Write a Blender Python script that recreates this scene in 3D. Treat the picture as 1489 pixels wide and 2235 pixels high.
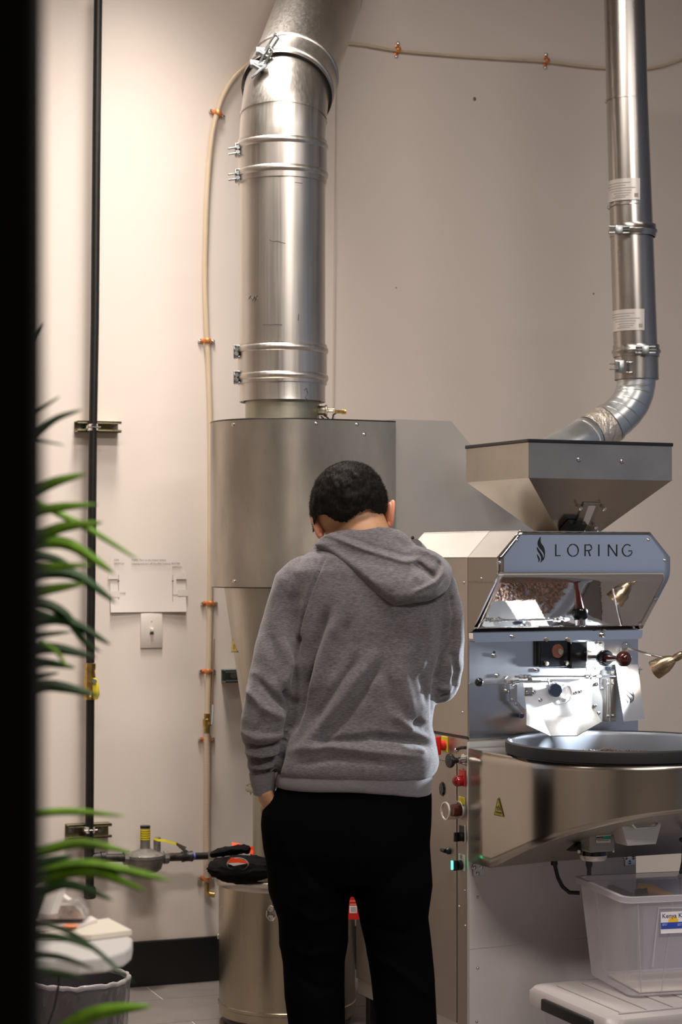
import bpy, bmesh, math, random
import numpy as np
from mathutils import Vector, Matrix, noise as mnoise
random.seed(7); np.random.seed(7)
for o in list(bpy.data.objects): bpy.data.objects.remove(o, do_unlink=True)
SC = bpy.context.scene; COL = SC.collection
PI = math.pi; R = math.radians
# ------------------------------------------------------------------ camera
F = 4300.0; CX = 744.5; HY = 1218.0; CH = 1.35; TH = R(21)
cd = bpy.data.cameras.new('camera'); cam = bpy.data.objects.new('camera', cd); COL.objects.link(cam)
cam.location = (0, 0, CH); cam.rotation_euler = (R(90), 0, -TH)
cd.sensor_fit = 'VERTICAL'; cd.sensor_height = 36; cd.sensor_width = 24
cd.lens = F / 2235 * 36; cd.shift_y = 100.5 / 2235; cd.clip_start = .05
cd.dof.use_dof = True; cd.dof.focus_distance = 4.85; cd.dof.aperture_fstop = 5.6
SC.camera = cam
# ------------------------------------------------------------------ world, lights, exposure
w = bpy.data.worlds.new('world'); SC.world = w; w.use_nodes = True
w.node_tree.nodes['Background'].inputs[0].default_value = (.9, .85, .8, 1)
w.node_tree.nodes['Background'].inputs[1].default_value = .05
def area(name, loc, target, sx, sy, power, col):
    l = bpy.data.lights.new(name, 'AREA'); l.shape = 'RECTANGLE'; l.size = sx; l.size_y = sy
    l.energy = power; l.color = col
    o = bpy.data.objects.new(name, l); COL.objects.link(o); o.location = loc
    o.rotation_euler = (Vector(target) - Vector(loc)).to_track_quat('-Z', 'Y').to_euler()
    return o
area('tube_and_fill_light', (1.3, 3.75, 3.55), (1.3, 3.95, 0), 1.5, .22, 26, (1, .905, .83))
area('tube_and_fill_light', (-.8, 3.6, 3.55), (-.8, 3.6, 0), 1.2, .22, 5, (1, .92, .85))
area('tube_and_fill_light', (1.9, .6, 3.55), (1.9, .9, 0), 1.5, .4, 62, (1, .925, .865))  # added fill light on the camera side, brightens roaster and bin fronts
area('tube_and_fill_light', (3.3, 2.2, 3.55), (3.3, 2.2, 0), 1.2, .22, 12, (1, .94, .90))
l_ = bpy.data.lights.new('downlight', 'SPOT'); l_.energy = 46; l_.spot_size = R(84); l_.spot_blend = .7; l_.shadow_soft_size = .20; l_.color = (1, .93, .86)
o_ = bpy.data.objects.new('downlight', l_); COL.objects.link(o_); o_.location = (1.56, 5.02, 3.66)
a_ = area('duct_highlight_light', (1.56, 5.50, 3.70), (1.56, 5.50, 0), (.34), .34, 8, (1, .94, .88)); a_.data.spread = R(75)  # added small area light that gives the upper duct section its highlight
SC.view_settings.view_transform = 'Standard'; SC.view_settings.look = 'None'
SC.view_settings.gamma = 1; SC.view_settings.use_curve_mapping = False
SC.view_settings.exposure = 1.0
# ------------------------------------------------------------------ frames: FC camera-aligned (x right, y depth, z up), FM roaster, FW world
FW = Matrix.Identity(4)
FC = Matrix.Rotation(-TH, 4, 'Z')
WALLY = 6.03
MO = FC @ Vector((.326, 5.05, 0))
FM = Matrix.Translation(MO) @ Matrix.Rotation(R(4), 4, 'Z')
def px(x, y, d): return Vector(((x - CX) / F * d, d, CH - (y - HY) / F * d))      # photo measure -> FC point
def ray(x, y, frame, axis, val):                                                  # point of a plane in a frame
    inv = frame.inverted(); o = inv @ Vector((0, 0, CH)); p = inv @ (FC @ px(x, y, 1)); v = p - o
    t = (val - o[axis]) / v[axis]; return o + v * t
def wl(x, y, off=0): return ray(x, y, FW, 1, WALLY - off)
def my(x, y, Y=0): return ray(x, y, FM, 1, Y)
def mx(x, y, X=0): return ray(x, y, FM, 0, X)
# ------------------------------------------------------------------ materials
MATS = {}
def mat(name, col, rough=.5, metal=0, noise=None, bump=None, spec=None, trans=0, emit=None, alpha=1, coat=0, aniso=0, ior=None, sss=0):
    """noise=(scale xyz, amount, detail)  bump=(scale xyz, strength, distance)"""
    if name in MATS: return MATS[name]
    m = bpy.data.materials.new(name); m.use_nodes = True; nt = m.node_tree; N = nt.nodes; L = nt.links
    b = N['Principled BSDF']; b.inputs['Base Color'].default_value = (*col, 1)
    b.inputs['Roughness'].default_value = rough; b.inputs['Metallic'].default_value = metal
    if spec is not None: b.inputs['Specular IOR Level'].default_value = spec
    if trans: b.inputs['Transmission Weight'].default_value = trans
    if ior: b.inputs['IOR'].default_value = ior
    if coat: b.inputs['Coat Weight'].default_value = coat; b.inputs['Coat Roughness'].default_value = .1
    if aniso: b.inputs['Anisotropic'].default_value = aniso
    if sss: b.inputs['Subsurface Weight'].default_value = sss; b.inputs['Subsurface Radius'].default_value = (.02, .008, .004)
    b.inputs['Alpha'].default_value = alpha
    if emit: b.inputs['Emission Color'].default_value = (*emit[0], 1); b.inputs['Emission Strength'].default_value = emit[1]
    if noise or bump: tc = N.new('ShaderNodeTexCoord')
    def nz(sc, det):
        mp = N.new('ShaderNodeMapping'); mp.inputs['Scale'].default_value = sc; L.new(tc.outputs['Object'], mp.inputs[0])
        n = N.new('ShaderNodeTexNoise'); n.inputs['Scale'].default_value = 1; n.inputs['Detail'].default_value = det
        n.inputs['Roughness'].default_value = .6; L.new(mp.outputs[0], n.inputs['Vector']); return n
    if noise:
        for i, nn in enumerate(noise if isinstance(noise, list) else [noise]):
            n = nz(nn[0], nn[2] if len(nn) > 2 else 4)
            mr = N.new('ShaderNodeMapRange'); mr.inputs['From Min'].default_value = .3; mr.inputs['From Max'].default_value = .7
            mr.inputs['To Min'].default_value = 1 - nn[1]; mr.inputs['To Max'].default_value = 1 + nn[1]
            L.new(n.outputs[0], mr.inputs[0])
            if i == 0:
                mix = N.new('ShaderNodeVectorMath'); mix.operation = 'SCALE'; mix.inputs[0].default_value = col
            else:
                mix = N.new('ShaderNodeVectorMath'); mix.operation = 'SCALE'; L.new(prev, mix.inputs[0])
            L.new(mr.outputs[0], mix.inputs['Scale']); prev = mix.outputs[0]
            if metal > .5:
                r2 = N.new('ShaderNodeMapRange'); r2.inputs['To Min'].default_value = rough * .75; r2.inputs['To Max'].default_value = rough * 1.3
                L.new(n.outputs[0], r2.inputs[0]); L.new(r2.outputs[0], b.inputs['Roughness'])
        L.new(prev, b.inputs['Base Color'])
    if bump:
        n = nz(bump[0], 6); bp = N.new('ShaderNodeBump'); bp.inputs['Strength'].default_value = bump[1]; bp.inputs['Distance'].default_value = bump[2]
        L.new(n.outputs[0], bp.inputs['Height']); L.new(bp.outputs[0], b.inputs['Normal'])
    MATS[name] = m; return m
WALLM = mat('painted_drywall', (.745, .655, .585), .65, noise=((1.3, 1.3, 1.3), .025), bump=((60, 60, 60), .08, .002))
CEIL = mat('ceiling_paint', (.46, .42, .38), .9)
BLUEW = mat('blue_grey_reflection_tone', (.26, .33, .46), .8)  # unseen right wall, coloured to put a blue-grey reflection in the mirror panel
DARKW = mat('dark_paint', (.24, .20, .17), .8)
TILE = mat('grey_tile', (.175, .15, .136), .45, noise=((9, 9, 9), .12, 6), bump=((40, 40, 40), .1, .002))
GROUT = mat('pale_grout', (.5, .45, .41), .9)
BLACKB = mat('black_skirting', (.006, .006, .006), .45)
BLACKP = mat('black_post_paint', (.0015, .0015, .0015), .8, spec=.2)
STEEL = mat('brushed_stainless', (.56, .515, .465), .30, 1, noise=[((3, 3, 3), .10, 5), ((160, 160, 3), .05, 2)], bump=((300, 300, 3), .05, .001))
DRUMM = mat('drum_steel', (.45, .39, .30), .26, 1, noise=[((14, 14, .6), .16, 4), ((4, 4, 4), .06, 3)])
FLUEM = mat('flue_steel', (.46, .43, .40), .27, 1, noise=[((7, 7, 2), .12, 5)])
STEELH = mat('brushed_stainless_grained_sideways', (.60, .56, .51), .25, 1, noise=((4, 4, 3), .08, 5))
DUCT = mat('duct_stainless', (.57, .53, .485), .33, 1, noise=[((5, 5, 2.5), .11, 6), ((140, 140, 2), .04, 2)], bump=((3, 3, 2), .08, .004))
OLIVE = mat('dull_steel', (.38, .36, .29), .45, 1, noise=((8, 8, 8), .12))
CYC = mat('weathered_stainless', (.47, .43, .37), .38, 1, noise=[((5, 5, 2), .28, 6), ((2, 2, 1), .12, 3)], bump=((200, 200, 4), .05, .001))
HOODM = mat('plain_sheet_metal', (.46, .43, .40), .5, .6, noise=((3, 3, 3), .04))
PALES = mat('pale_satin_steel', (.62, .585, .545), .40, .8, noise=((3, 3, 3), .06))
PALEW = mat('bright_satin_steel', (.80, .77, .73), .38, .7, noise=((3, 3, 3), .03))
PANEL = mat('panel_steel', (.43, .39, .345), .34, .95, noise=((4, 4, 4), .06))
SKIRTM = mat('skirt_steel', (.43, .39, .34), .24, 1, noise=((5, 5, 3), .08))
MIRR = mat('mirror_polished_steel', (.80, .80, .82), .035, 1, bump=((5, 5, 5), .12, .004))
CHROME = mat('chrome', (.75, .73, .70), .14, 1)
ZINC = mat('zinc_clamp', (.40, .42, .42), .35, 1, noise=((60, 60, 60), .2))
GALV = mat('galvanised_steel', (.60, .62, .62), .33, .95, noise=((12, 12, 12), .12))
BRASS = mat('brass', (.52, .36, .12), .3, 1, noise=((60, 60, 60), .2))
COPPER = mat('orange_copper', (.80, .30, .10), .35, .6, noise=((80, 80, 80), .2))
BLACK = mat('black_plastic', (.008, .008, .009), .35)
BLACKG = mat('gloss_black', (.006, .006, .006), .12)
BLKPIPE = mat('black_iron_pipe', (.010, .009, .008), .4, .2, noise=((40, 40, 40), .3))
IRON = mat('dark_iron_fitting', (.045, .04, .038), .45, .6, noise=((60, 60, 60), .35))
CASTG = mat('grey_cast_metal', (.22, .20, .18), .5, .6, noise=((40, 40, 40), .25))
STRUT = mat('olive_zinc_strut', (.30, .26, .15), .4, .9, noise=((40, 40, 40), .25))
STRUTG = mat('grey_green_strut', (.20, .24, .22), .45, .8)
PEX = mat('cream_tubing', (.66, .52, .36), .35, noise=((12, 12, 3), .12), coat=.2)
YELLOW = mat('yellow_label', (.75, .60, .03), .45)
RED = mat('red_plastic', (.55, .02, .01), .3)
REDD = mat('red_label', (.5, .015, .01), .4)
ORANGE = mat('bright_orange_cloth', (1.0, .085, .008), .6)
WHITE = mat('white_plastic', (.74, .70, .66), .35)
PAPER = mat('white_paper', (.72, .66, .62), .6)
INK = mat('grey_ink', (.14, .12, .12), .7)
DKRED = mat('dark_cherry_wood', (.05, .007, .005), .12, coat=.6)
BROWN = mat('brown_bushing', (.16, .055, .03), .35)
BLUED = mat('blue_dark_face', (.025, .035, .06), .3, .2)
NICKEL = mat('brushed_brass_lamp', (.58, .46, .30), .28, 1, noise=((100, 100, 100), .08))
TRAYM = mat('grey_nonstick_tray', (.17, .18, .20), .38, .3)
GREEN = mat('green_indicator', (.0, .8, .3), .3, emit=((.05, 1, .35), 3))
GLASS = mat('clear_guard', (.9, .86, .84), .05, trans=1, ior=1.25)
# ------------------------------------------------------------------ mesh builder
class MB:
    def __init__(s): s.v = []; s.f = []; s.M = None
    def _a(s, vs, fs):
        n = len(s.v)
        if s.M is not None: vs = [s.M @ Vector(v) for v in vs]
        s.v += [tuple(v) for v in vs]; s.f += [tuple(i + n for i in f) for f in fs]; return s
    def box(s, a, b, bev=0):
        a = Vector(a); b = Vector(b); lo = [min(a[i], b[i]) for i in range(3)]; hi = [max(a[i], b[i]) for i in range(3)]
        bev = min([bev] + [(hi[i] - lo[i]) * .45 for i in range(3)])
        if bev <= 1e-5:
            vs = [(x, y, z) for z in (lo[2], hi[2]) for y in (lo[1], hi[1]) for x in (lo[0], hi[0])]
            return s._a(vs, [(0, 2, 3, 1), (4, 5, 7, 6), (0, 1, 5, 4), (1, 3, 7, 5), (3, 2, 6, 7), (2, 0, 4, 6)])
        bm = bmesh.new(); bmesh.ops.create_cube(bm, size=1)
        for v in bm.verts: v.co = Vector([lo[i] + (v.co[i] + .5) * (hi[i] - lo[i]) for i in range(3)])
        bmesh.ops.bevel(bm, geom=bm.edges[:], offset=bev, segments=2, affect='EDGES', profile=.5)
        return s.bm(bm)
    def bm(s, bm):
        bm.verts.ensure_lookup_table(); bm.verts.index_update()
        s._a([v.co.copy() for v in bm.verts], [tuple(v.index for v in f.verts) for f in bm.faces]); bm.free(); return s
    def tube(s, pts, r, seg=16, cap=True, ry=None, up=None):
        pts = [Vector(p) for p in pts]; n = len(pts)
        rs = list(r) if isinstance(r, (list, tuple)) else [r] * n
        rys = list(ry) if isinstance(ry, (list, tuple)) else ([ry] * n if ry else rs)
        T = []
        for i in range(n):
            a = pts[max(i - 1, 0)]; b = pts[min(i + 1, n - 1)]
            if 0 < i < n - 1:
                u = (pts[i] - a); v = (b - pts[i])
                t = (u.normalized() if u.length > 1e-9 else v.normalized()) + (v.normalized() if v.length > 1e-9 else u.normalized())
            else: t = b - a
            if t.length < 1e-9: t = T[-1] if T else Vector((0, 0, 1))
            T.append(t.normalized())
        N = Vector(up) if up else (Vector((1, 0, 0)) if abs(T[0].x) < .9 else Vector((0, 1, 0)))
        vs = []; fs = []
        for i in range(n):
            N = (N - T[i] * N.dot(T[i])).normalized(); B = T[i].cross(N)
            for k in range(seg):
                a = 2 * PI * k / seg; vs.append(pts[i] + N * (rs[i] * math.cos(a)) + B * (rys[i] * math.sin(a)))
        for i in range(n - 1):
            for k in range(seg):
                k2 = (k + 1) % seg; fs.append((i * seg + k, i * seg + k2, (i + 1) * seg + k2, (i + 1) * seg + k))
        if cap: fs.append(tuple(range(seg - 1, -1, -1))); fs.append(tuple((n - 1) * seg + k for k in range(seg)))
        return s._a(vs, fs)
    def cyl(s, a, b, r, seg=16, r2=None): return s.tube([a, b], [r, r if r2 is None else r2], seg)
    def lathe(s, prof, c, axis=(0, 0, 1), seg=32, a0=0, a1=2 * PI, closed=False):
        """prof: (radius, height) list"""
        ax = Vector(axis).normalized(); N = Vector((1, 0, 0)) if abs(ax.x) < .9 else Vector((0, 1, 0))
        N = (N - ax * N.dot(ax)).normalized(); B = ax.cross(N); c = Vector(c); full = abs(a1 - a0 - 2 * PI) < 1e-6
        m = seg if full else seg + 1; vs = []; fs = []; n = len(prof)
        for (r, h) in prof:
            for k in range(m):
                a = a0 + (a1 - a0) * k / seg; vs.append(c + ax * h + (N * math.cos(a) + B * math.sin(a)) * max(r, 1e-5))
        for i in range(n if closed else n - 1):
            j = (i + 1) % n
            for k in range(seg):
                k2 = (k + 1) % m; fs.append((i * m + k, i * m + k2, j * m + k2, j * m + k))
        return s._a(vs, fs)
    def prism(s, poly, vec):
        """closed planar 3D polygon pushed along vec"""
        poly = [Vector(p) for p in poly]; vec = Vector(vec); n = len(poly)
        fs = [tuple(range(n)), tuple(range(2 * n - 1, n - 1, -1))] + [(i, i + n, (i + 1) % n + n, (i + 1) % n) for i in range(n)]
        return s._a(poly + [p + vec for p in poly], fs)
    def quad(s, *p): return s._a(p, [tuple(range(len(p)))])
    def sph(s, c, r, seg=16, rings=10, scale=(1, 1, 1), rot=None):
        c = Vector(c); vs = []; fs = []
        for i in range(rings + 1):
            t = PI * i / rings
            for k in range(seg):
                a = 2 * PI * k / seg
                v = Vector((math.sin(t) * math.cos(a) * scale[0], math.sin(t) * math.sin(a) * scale[1], math.cos(t) * scale[2])) * r
                if rot: v = rot @ v
                vs.append(c + v)
        for i in range(rings):
            for k in range(seg):
                k2 = (k + 1) % seg; fs.append((i * seg + k, (i + 1) * seg + k, (i + 1) * seg + k2, i * seg + k2))
        return s._a(vs, fs)
    def build(s, name, m, parent=None, frame=FW, smooth=40, kind=None, label=None):
        M = frame
        if parent is not None:
            r = parent
            while r.parent: r = r.parent
            M = ROOTM[r.name].inverted() @ frame
        me = bpy.data.meshes.new(name); me.from_pydata([tuple(M @ Vector(v)) for v in s.v], [], s.f)
        bm = bmesh.new(); bm.from_mesh(me); bmesh.ops.remove_doubles(bm, verts=bm.verts, dist=1e-6)
        bmesh.ops.recalc_face_normals(bm, faces=bm.faces); bm.to_mesh(me); bm.free()
        if smooth: me.shade_smooth(); me.set_sharp_from_angle(angle=R(smooth))
        me.materials.append(m); o = bpy.data.objects.new(name, me); COL.objects.link(o)
        if parent is not None: o.parent = parent
        else: ROOTM[o.name] = Matrix.Identity(4)
        if kind: o['kind'] = kind
        if label: o['label'] = label
        return o
ROOTM = {}
def tag(o, label, cat, group=None):
    o['label'] = label; o['category'] = cat
    if group: o['group'] = group
    return o
def thing(name, label, cat, loc, rotz=0, group=None, frame=FW):
    """Empty at the base; loc given in a frame, rotz in world"""
    o = bpy.data.objects.new(name, None); COL.objects.link(o); p = frame @ Vector(loc)
    o.location = p; o.rotation_euler = (0, 0, rotz); o.empty_display_size = .05
    ROOTM[o.name] = Matrix.Translation(p) @ Matrix.Rotation(rotz, 4, 'Z'); return tag(o, label, cat, group)
def one(o, label, cat, group=None): return tag(o, label, cat, group)
def rebase(o, loc):
    """move the origin of a top-level mesh to its base"""
    v = Vector(loc); o.data.transform(Matrix.Translation(-v)); o.location = v; return o
def text_mesh(body, size, M, mt, name, parent, depth=.0006, align='LEFT'):
    """flat lettering: M maps text plane (x right, y up) into the world"""
    cu = bpy.data.curves.new('t', 'FONT'); cu.body = body; cu.size = size; cu.extrude = depth; cu.align_x = align; cu.resolution_u = 3
    t = bpy.data.objects.new('t', cu); COL.objects.link(t); bpy.context.view_layer.update()
    me = t.evaluated_get(bpy.context.evaluated_depsgraph_get()).to_mesh()
    b = MB(); b._a([M @ v.co for v in me.vertices], [tuple(p.vertices) for p in me.polygons])
    bpy.data.objects.remove(t); bpy.data.curves.remove(cu)
    return b.build(name, mt, parent, smooth=0)
def plane_m(o, xdir, ydir):
    x = Vector(xdir).normalized(); y = Vector(ydir).normalized(); z = x.cross(y)
    M = Matrix((x, y, z)).transposed().to_4x4(); M.translation = Vector(o); return M
def screw(b, p, n, r=.004, h=.003):
    n = Vector(n).normalized(); b.lathe([(0, h), (r * .6, h * .85), (r, h * .3), (r, 0), (r * 1.25, 0), (r * 1.25, -.0004)], p, n, 10)
# ================================================================== SETTING
def struct(o): o['kind'] = 'structure'; return o
X0, X1, Y0, CZ = -2.6, 4.9, -2.6, 3.75
struct(MB().box((X0, WALLY, 0), (X1, WALLY + .12, CZ)).build('wall_back', WALLM, smooth=0))
struct(MB().box((X0 - .12, Y0, 0), (X0, WALLY, CZ)).build('wall_left', WALLM, smooth=0))
struct(MB().box((X1, Y0, 0), (X1 + .12, WALLY, CZ)).build('wall_right', BLUEW, smooth=0))
struct(MB().box((X0, Y0 - .12, 0), (X1, Y0, CZ)).build('wall_front', DARKW, smooth=0))
struct(MB().box((X0, Y0, CZ), (X1, WALLY, CZ + .1)).build('ceiling', CEIL, smooth=0))
floor = struct(MB().box((X0, Y0, -.12), (X1, WALLY, -.0022)).build('floor', GROUT, smooth=0))
struct(MB().box((X0, WALLY - .014, 0), (X1, WALLY, .142), .003).build('baseboard_back', BLACKB, smooth=0))
# tiles: 0.30 deep rows, 0.60 long, running bond, laid square to the wall
tv = wl(329, 2160); TW, TD = .605, .303
tile_me = None
b = MB().box((-TW / 2 + .0022, -TD / 2 + .0022, -.0022), (TW / 2 - .0022, TD / 2 - .0022, 0), .0008)
proto = b.build('tile', TILE, floor, smooth=0); n = 0
g = ray(329, 2160, FW, 2, 0); h = ray(352, 2181, FW, 2, 0)
for j in range(-1, 12):
    for i in range(-9, 8):
        cxp = g.x - TW / 2 + i * TW + (TW / 2 if j % 2 else 0); cyp = h.y - TD / 2 + (1 - j) * TD
        x0, x1, y0, y1 = cxp - TW / 2, cxp + TW / 2, cyp - TD / 2, cyp + TD / 2
        if y0 < WALLY - .02 and y1 > WALLY - .0: cyp = (y0 + WALLY - .002) / 2
        elif y0 >= WALLY - .02 or x0 < X0 or x1 > X1 or y0 < 2: continue
        o = proto if n == 0 else proto.copy()
        if n: COL.objects.link(o); o.parent = floor
        o.scale = (1, 1, 1); o.location = (cxp, cyp, random.uniform(-.0004, .0003))
        if cyp + TD / 2 > WALLY: o.scale = (1, (WALLY - y0 - .004) / TD, 1)
        n += 1
# unseen nearer floor goes on as one laid field
MB().box((X0, Y0, -.0022), (X1, 1.95, 0)).build('tile_field', TILE, floor, smooth=0)
# black post beside the camera, out of focus
struct(MB().box((-.60, .98, 0), (-.1503, 1.0, CZ), .004).build('trim_1', BLACKP, frame=FC, smooth=0))
# thin cable dropping down the wall behind the duct
a = wl(735, 236, .004); c = wl(727, 905, .004)
tag(MB().tube([a + Vector((.01, 0, .5)), a, (a + c) / 2, c, c - Vector((0, 0, .5))], .0022, 8).build('cable', mat('pale_cable', (.62, .55, .48), .5)),
    'thin pale cable hanging straight down the wall behind the wide duct', 'cable')
# two specks / old holes in the paint
for k, (x, y, r) in enumerate([(1036, 216, .0055), (865, 628, .0022), (1296, 641, .003)]):
    p = wl(x, y, 0)
    o = MB().lathe([(0, .0015), (r, .001), (r * 1.2, 0)], p, (0, -1, 0), 10).build('wall_plug', CASTG)
    tag(o, ['flattened grey wall plug high on the wall between the two ducts', 'tiny pale speck on the open wall midway between the ducts', 'small dark nail head on wall left of the narrow flue'][k], 'wall plug')
# ================================================================== BLACK GAS PIPE
gp = thing('gas_pipe', 'black iron gas pipe running up the wall with a yellow-handled valve', 'pipe', wl(197, 1955, .064))
def wq(x, y, off=.064): return wl(x, y, off)
rp = .0132
MB().tube([wq(215, -60), wq(211, 250), wq(207, 700), wq(203, 930)], rp, 20).build('riser', BLKPIPE, gp)
MB().tube([wq(203, 930), wq(199, 1300), wq(197, 1447)], rp, 20).build('riser', BLKPIPE, gp)
MB().tube([wq(197, 1524), wq(196, 1700), wq(195, 1850)], rp, 20).build('riser', BLKPIPE, gp)
vb = MB(); v0 = wq(197, 1444); v1 = wq(197, 1486); v2 = wq(196, 1527)
vb.lathe([(0, 0), (.018, 0), (.018, .016), (.0155, .02), (.019, .045), (.019, .065), (.0155, .09), (.018, .094), (.018, .112), (0, .112)], v2, v0 - v2, 8)
vb.cyl(v1, v1 - Vector((0, .032, 0)), .009, 12); bv = vb.build('ball_valve', BRASS, gp)
hb = MB(); h0 = v1 - Vector((-.004, .034, 0)); hb.lathe([(0, 0), (.008, 0), (.008, .006), (0, .006)], h0, (0, -1, 0), 6); hb.build('handle_nut', CHROME, bv)
hb = MB(); p = [wq(206, 1480, .09), wq(209, 1495, .094), wq(210, 1515, .094), wq(209, 1526, .09)]
hb.tube(p, [.006, .010, .011, .006], 12, ry=[.003, .004, .004, .003]); hb.build('valve_handle', YELLOW, bv)
tb = MB(); t1 = wq(195, 1873)
tb.lathe([(0, .045), (.0185, .045), (.0185, .032), (.016, .03), (.016, -.03), (.0185, -.032), (.0185, -.045), (0, -.045)], t1, (0, 0, 1), 20)
tb.lathe([(0, .0), (.016, .0), (.016, .034), (.0185, .036), (.0185, .05), (0, .05)], t1, (1, 0, 0), 20); tb.build('tee_fitting', IRON, gp)
MB().tube([wq(196, 1890), wq(196, 1948)], rp, 20).build('drip_leg', BLKPIPE, gp)
MB().lathe([(0, -.016), (.015, -.016), (.019, -.012), (.019, .014), (.017, .02), (0, .02)], wq(196, 1950), (0, 0, 1), 18).build('end_cap', IRON, gp)
MB().tube([wq(215, 1873), wq(270, 1872)], rp, 18).build('branch_pipe', IRON, gp)
MB().lathe([(0, 0), (.0137, 0), (.0137, .006), (0, .006)], wq(219, 1873), (1, 0, 0), 16).build('blue_sealant', mat('blue_tape', (.12, .14, .45), .5), gp)
# regulator
c = wq(317, 1874); rg = MB()
rg.lathe([(0, -.040), (.038, -.040), (.050, -.030), (.058, -.004), (.058, .004), (.060, .005), (.060, .014), (.050, .020), (.026, .030), (.018, .034), (0, .034)], c + Vector((0, 0, -.002)), (0, 0, 1), 36)
rg.lathe([(0, 0), (.022, 0), (.022, .018), (.017, .02), (.017, .03), (0, .03)], wq(270, 1873), (1, 0, 0), 8)
rg.lathe([(0, 0), (.017, 0), (.017, .012), (.021, .014), (.021, .028), (0, .028)], wq(348, 1872), (1, 0, 0), 8)
rg.lathe([(0, 0), (.0115, 0), (.0115, .040), (.010, .044), (0, .044)], wq(343, 1858), (0, 0, 1), 14)
reg = rg.build('gas_regulator', CASTG, gp)
for k in range(8):
    a = 2 * PI * k / 8 + .2; s2 = MB(); screw(s2, c + Vector((.054 * math.cos(a), .054 * math.sin(a), .0125)), (0, 0, 1), .0045); s2.build('bolt', CHROME, reg)
sc = wq(317, 1852); MB().lathe([(0, 0), (.017, 0), (.0155, .004), (.0155, .07), (0, .07)], sc, (0, 0, 1), 20).build('spring_tower', CASTG, reg)
yl = MB().lathe([(.0158, .028), (.0158, .062)], sc, (0, 0, 1), 24).build('yellow_label', YELLOW, reg)
MB().lathe([(.0159, .0655), (.0159, .0715), (0, .0715)], sc, (0, 0, 1), 20).build('black_cap', BLACK, reg)
for k in range(4):
    MB().lathe([(.01595, .033 + k * .007), (.01595, .0345 + k * .007)], sc, (0, 0, 1), 20, R(190), R(350)).build('print_line', BLACK, reg)
ys = MB(); A = [wq(335, 1833, .075), wq(345, 1836, .09), wq(362, 1838, .09), wq(385, 1845, .08), wq(400, 1858, .07), wq(404, 1866, .062)]
for i in range(3): ys.quad(A[i], A[i + 1], A[i + 1] + Vector((0, .002, .009)), A[i] + Vector((0, .002, .007)))
ys.build('yellow_tag', YELLOW, reg)
ys = MB()
for i in range(3, 5): ys.quad(A[i], A[i + 1], A[i + 1] + Vector((.012, .002, .012)), A[i] + Vector((.0, .002, .009)))
ys.build('tag_tail', CASTG, reg)
MB().tube([wq(366, 1871), wq(400, 1870)], rp, 18).build('branch_pipe', IRON, gp)
MB().lathe([(0, 0), (.017, 0), (.017, .007), (.0155, .009), (.0155, .026), (.017, .028), (.017, .034), (0, .034)], wq(397, 1870), (1, 0, 0), 18).build('union_fitting', IRON, gp)
MB().tube([wq(420, 1869), wq(458, 1868)], rp * .85, 18).build('branch_pipe', BLKPIPE, gp)
MB().lathe([(0, 0), (.012, 0), (.012, .006), (0, .006)], wq(421, 1869), (1, 0, 0), 16).build('blue_sealant', MATS['blue_tape'], gp)
MB().lathe([(0, 0), (.016, 0), (.016, .022), (0, .022)], wq(452, 1868), (1, 0, 0), 6).build('hex_nipple', CHROME, gp)
# ---- strut brackets
def bracket(xa, xb, ya, yb, lab, m=STRUT, bolts=(), clampx=None):
    a = wl(xa, ya, .0); c = wl(xb, yb, .0); t = thing('strut_bracket', lab, 'bracket', (a.x, WALLY, c.z), group=None)
    b = MB(); z0, z1 = c.z, a.z; D = .048; W = .003
    b.box((a.x, WALLY - W, z0), (c.x, WALLY, z1)); b.box((a.x, WALLY - D, z0), (c.x, WALLY, z0 + W)); b.box((a.x, WALLY - D, z1 - W), (c.x, WALLY, z1))
    b.box((a.x, WALLY - D, z0), (c.x, WALLY - D + W, z0 + .008)); b.box((a.x, WALLY - D, z1 - .008), (c.x, WALLY - D + W, z1))
    ch = b.build('channel', m, t, smooth=0)
    for x in bolts:
        p = wl(x, (ya + yb) / 2, .004); s = MB(); s.lathe([(.011, 0), (.011, .002), (.0065, .002), (.0065, .007), (0, .008)], p, (0, -1, 0), 12); s.build('bolt', ZINC, t)
    if clampx:
        p = wl(clampx, (ya + yb) / 2, .064)
        for sgn in (-1, 1):
            s = MB(); s.tube([p + Vector((sgn * .016, .03, 0)), p + Vector((sgn * .0165, 0, 0)), p + Vector((sgn * .011, -.016, 0)), p + Vector((sgn * .006 - .0, -.021, 0))], .0022, 8, ry=.010); s.build('clamp_half', CHROME, t)
        s = MB(); s.cyl(p + Vector((-.022, -.018, 0)), p + Vector((.02, -.018, 0)), .0025, 8); s.build('clamp_bolt', CHROME, t)
bracket(162, 257, 920, 946, 'olive steel strut bracket clamping the black gas pipe above the paper sheet', bolts=(175, 248), clampx=203)
bracket(142, 236, 1798, 1823, 'olive steel strut bracket clamping the black gas pipe just above the regulator', bolts=(155, 218), clampx=196)
bracket(483, 575, 1461, 1486, 'grey-green strut bracket on the wall behind the cyclone cone', STRUTG, bolts=(509,))
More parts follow.
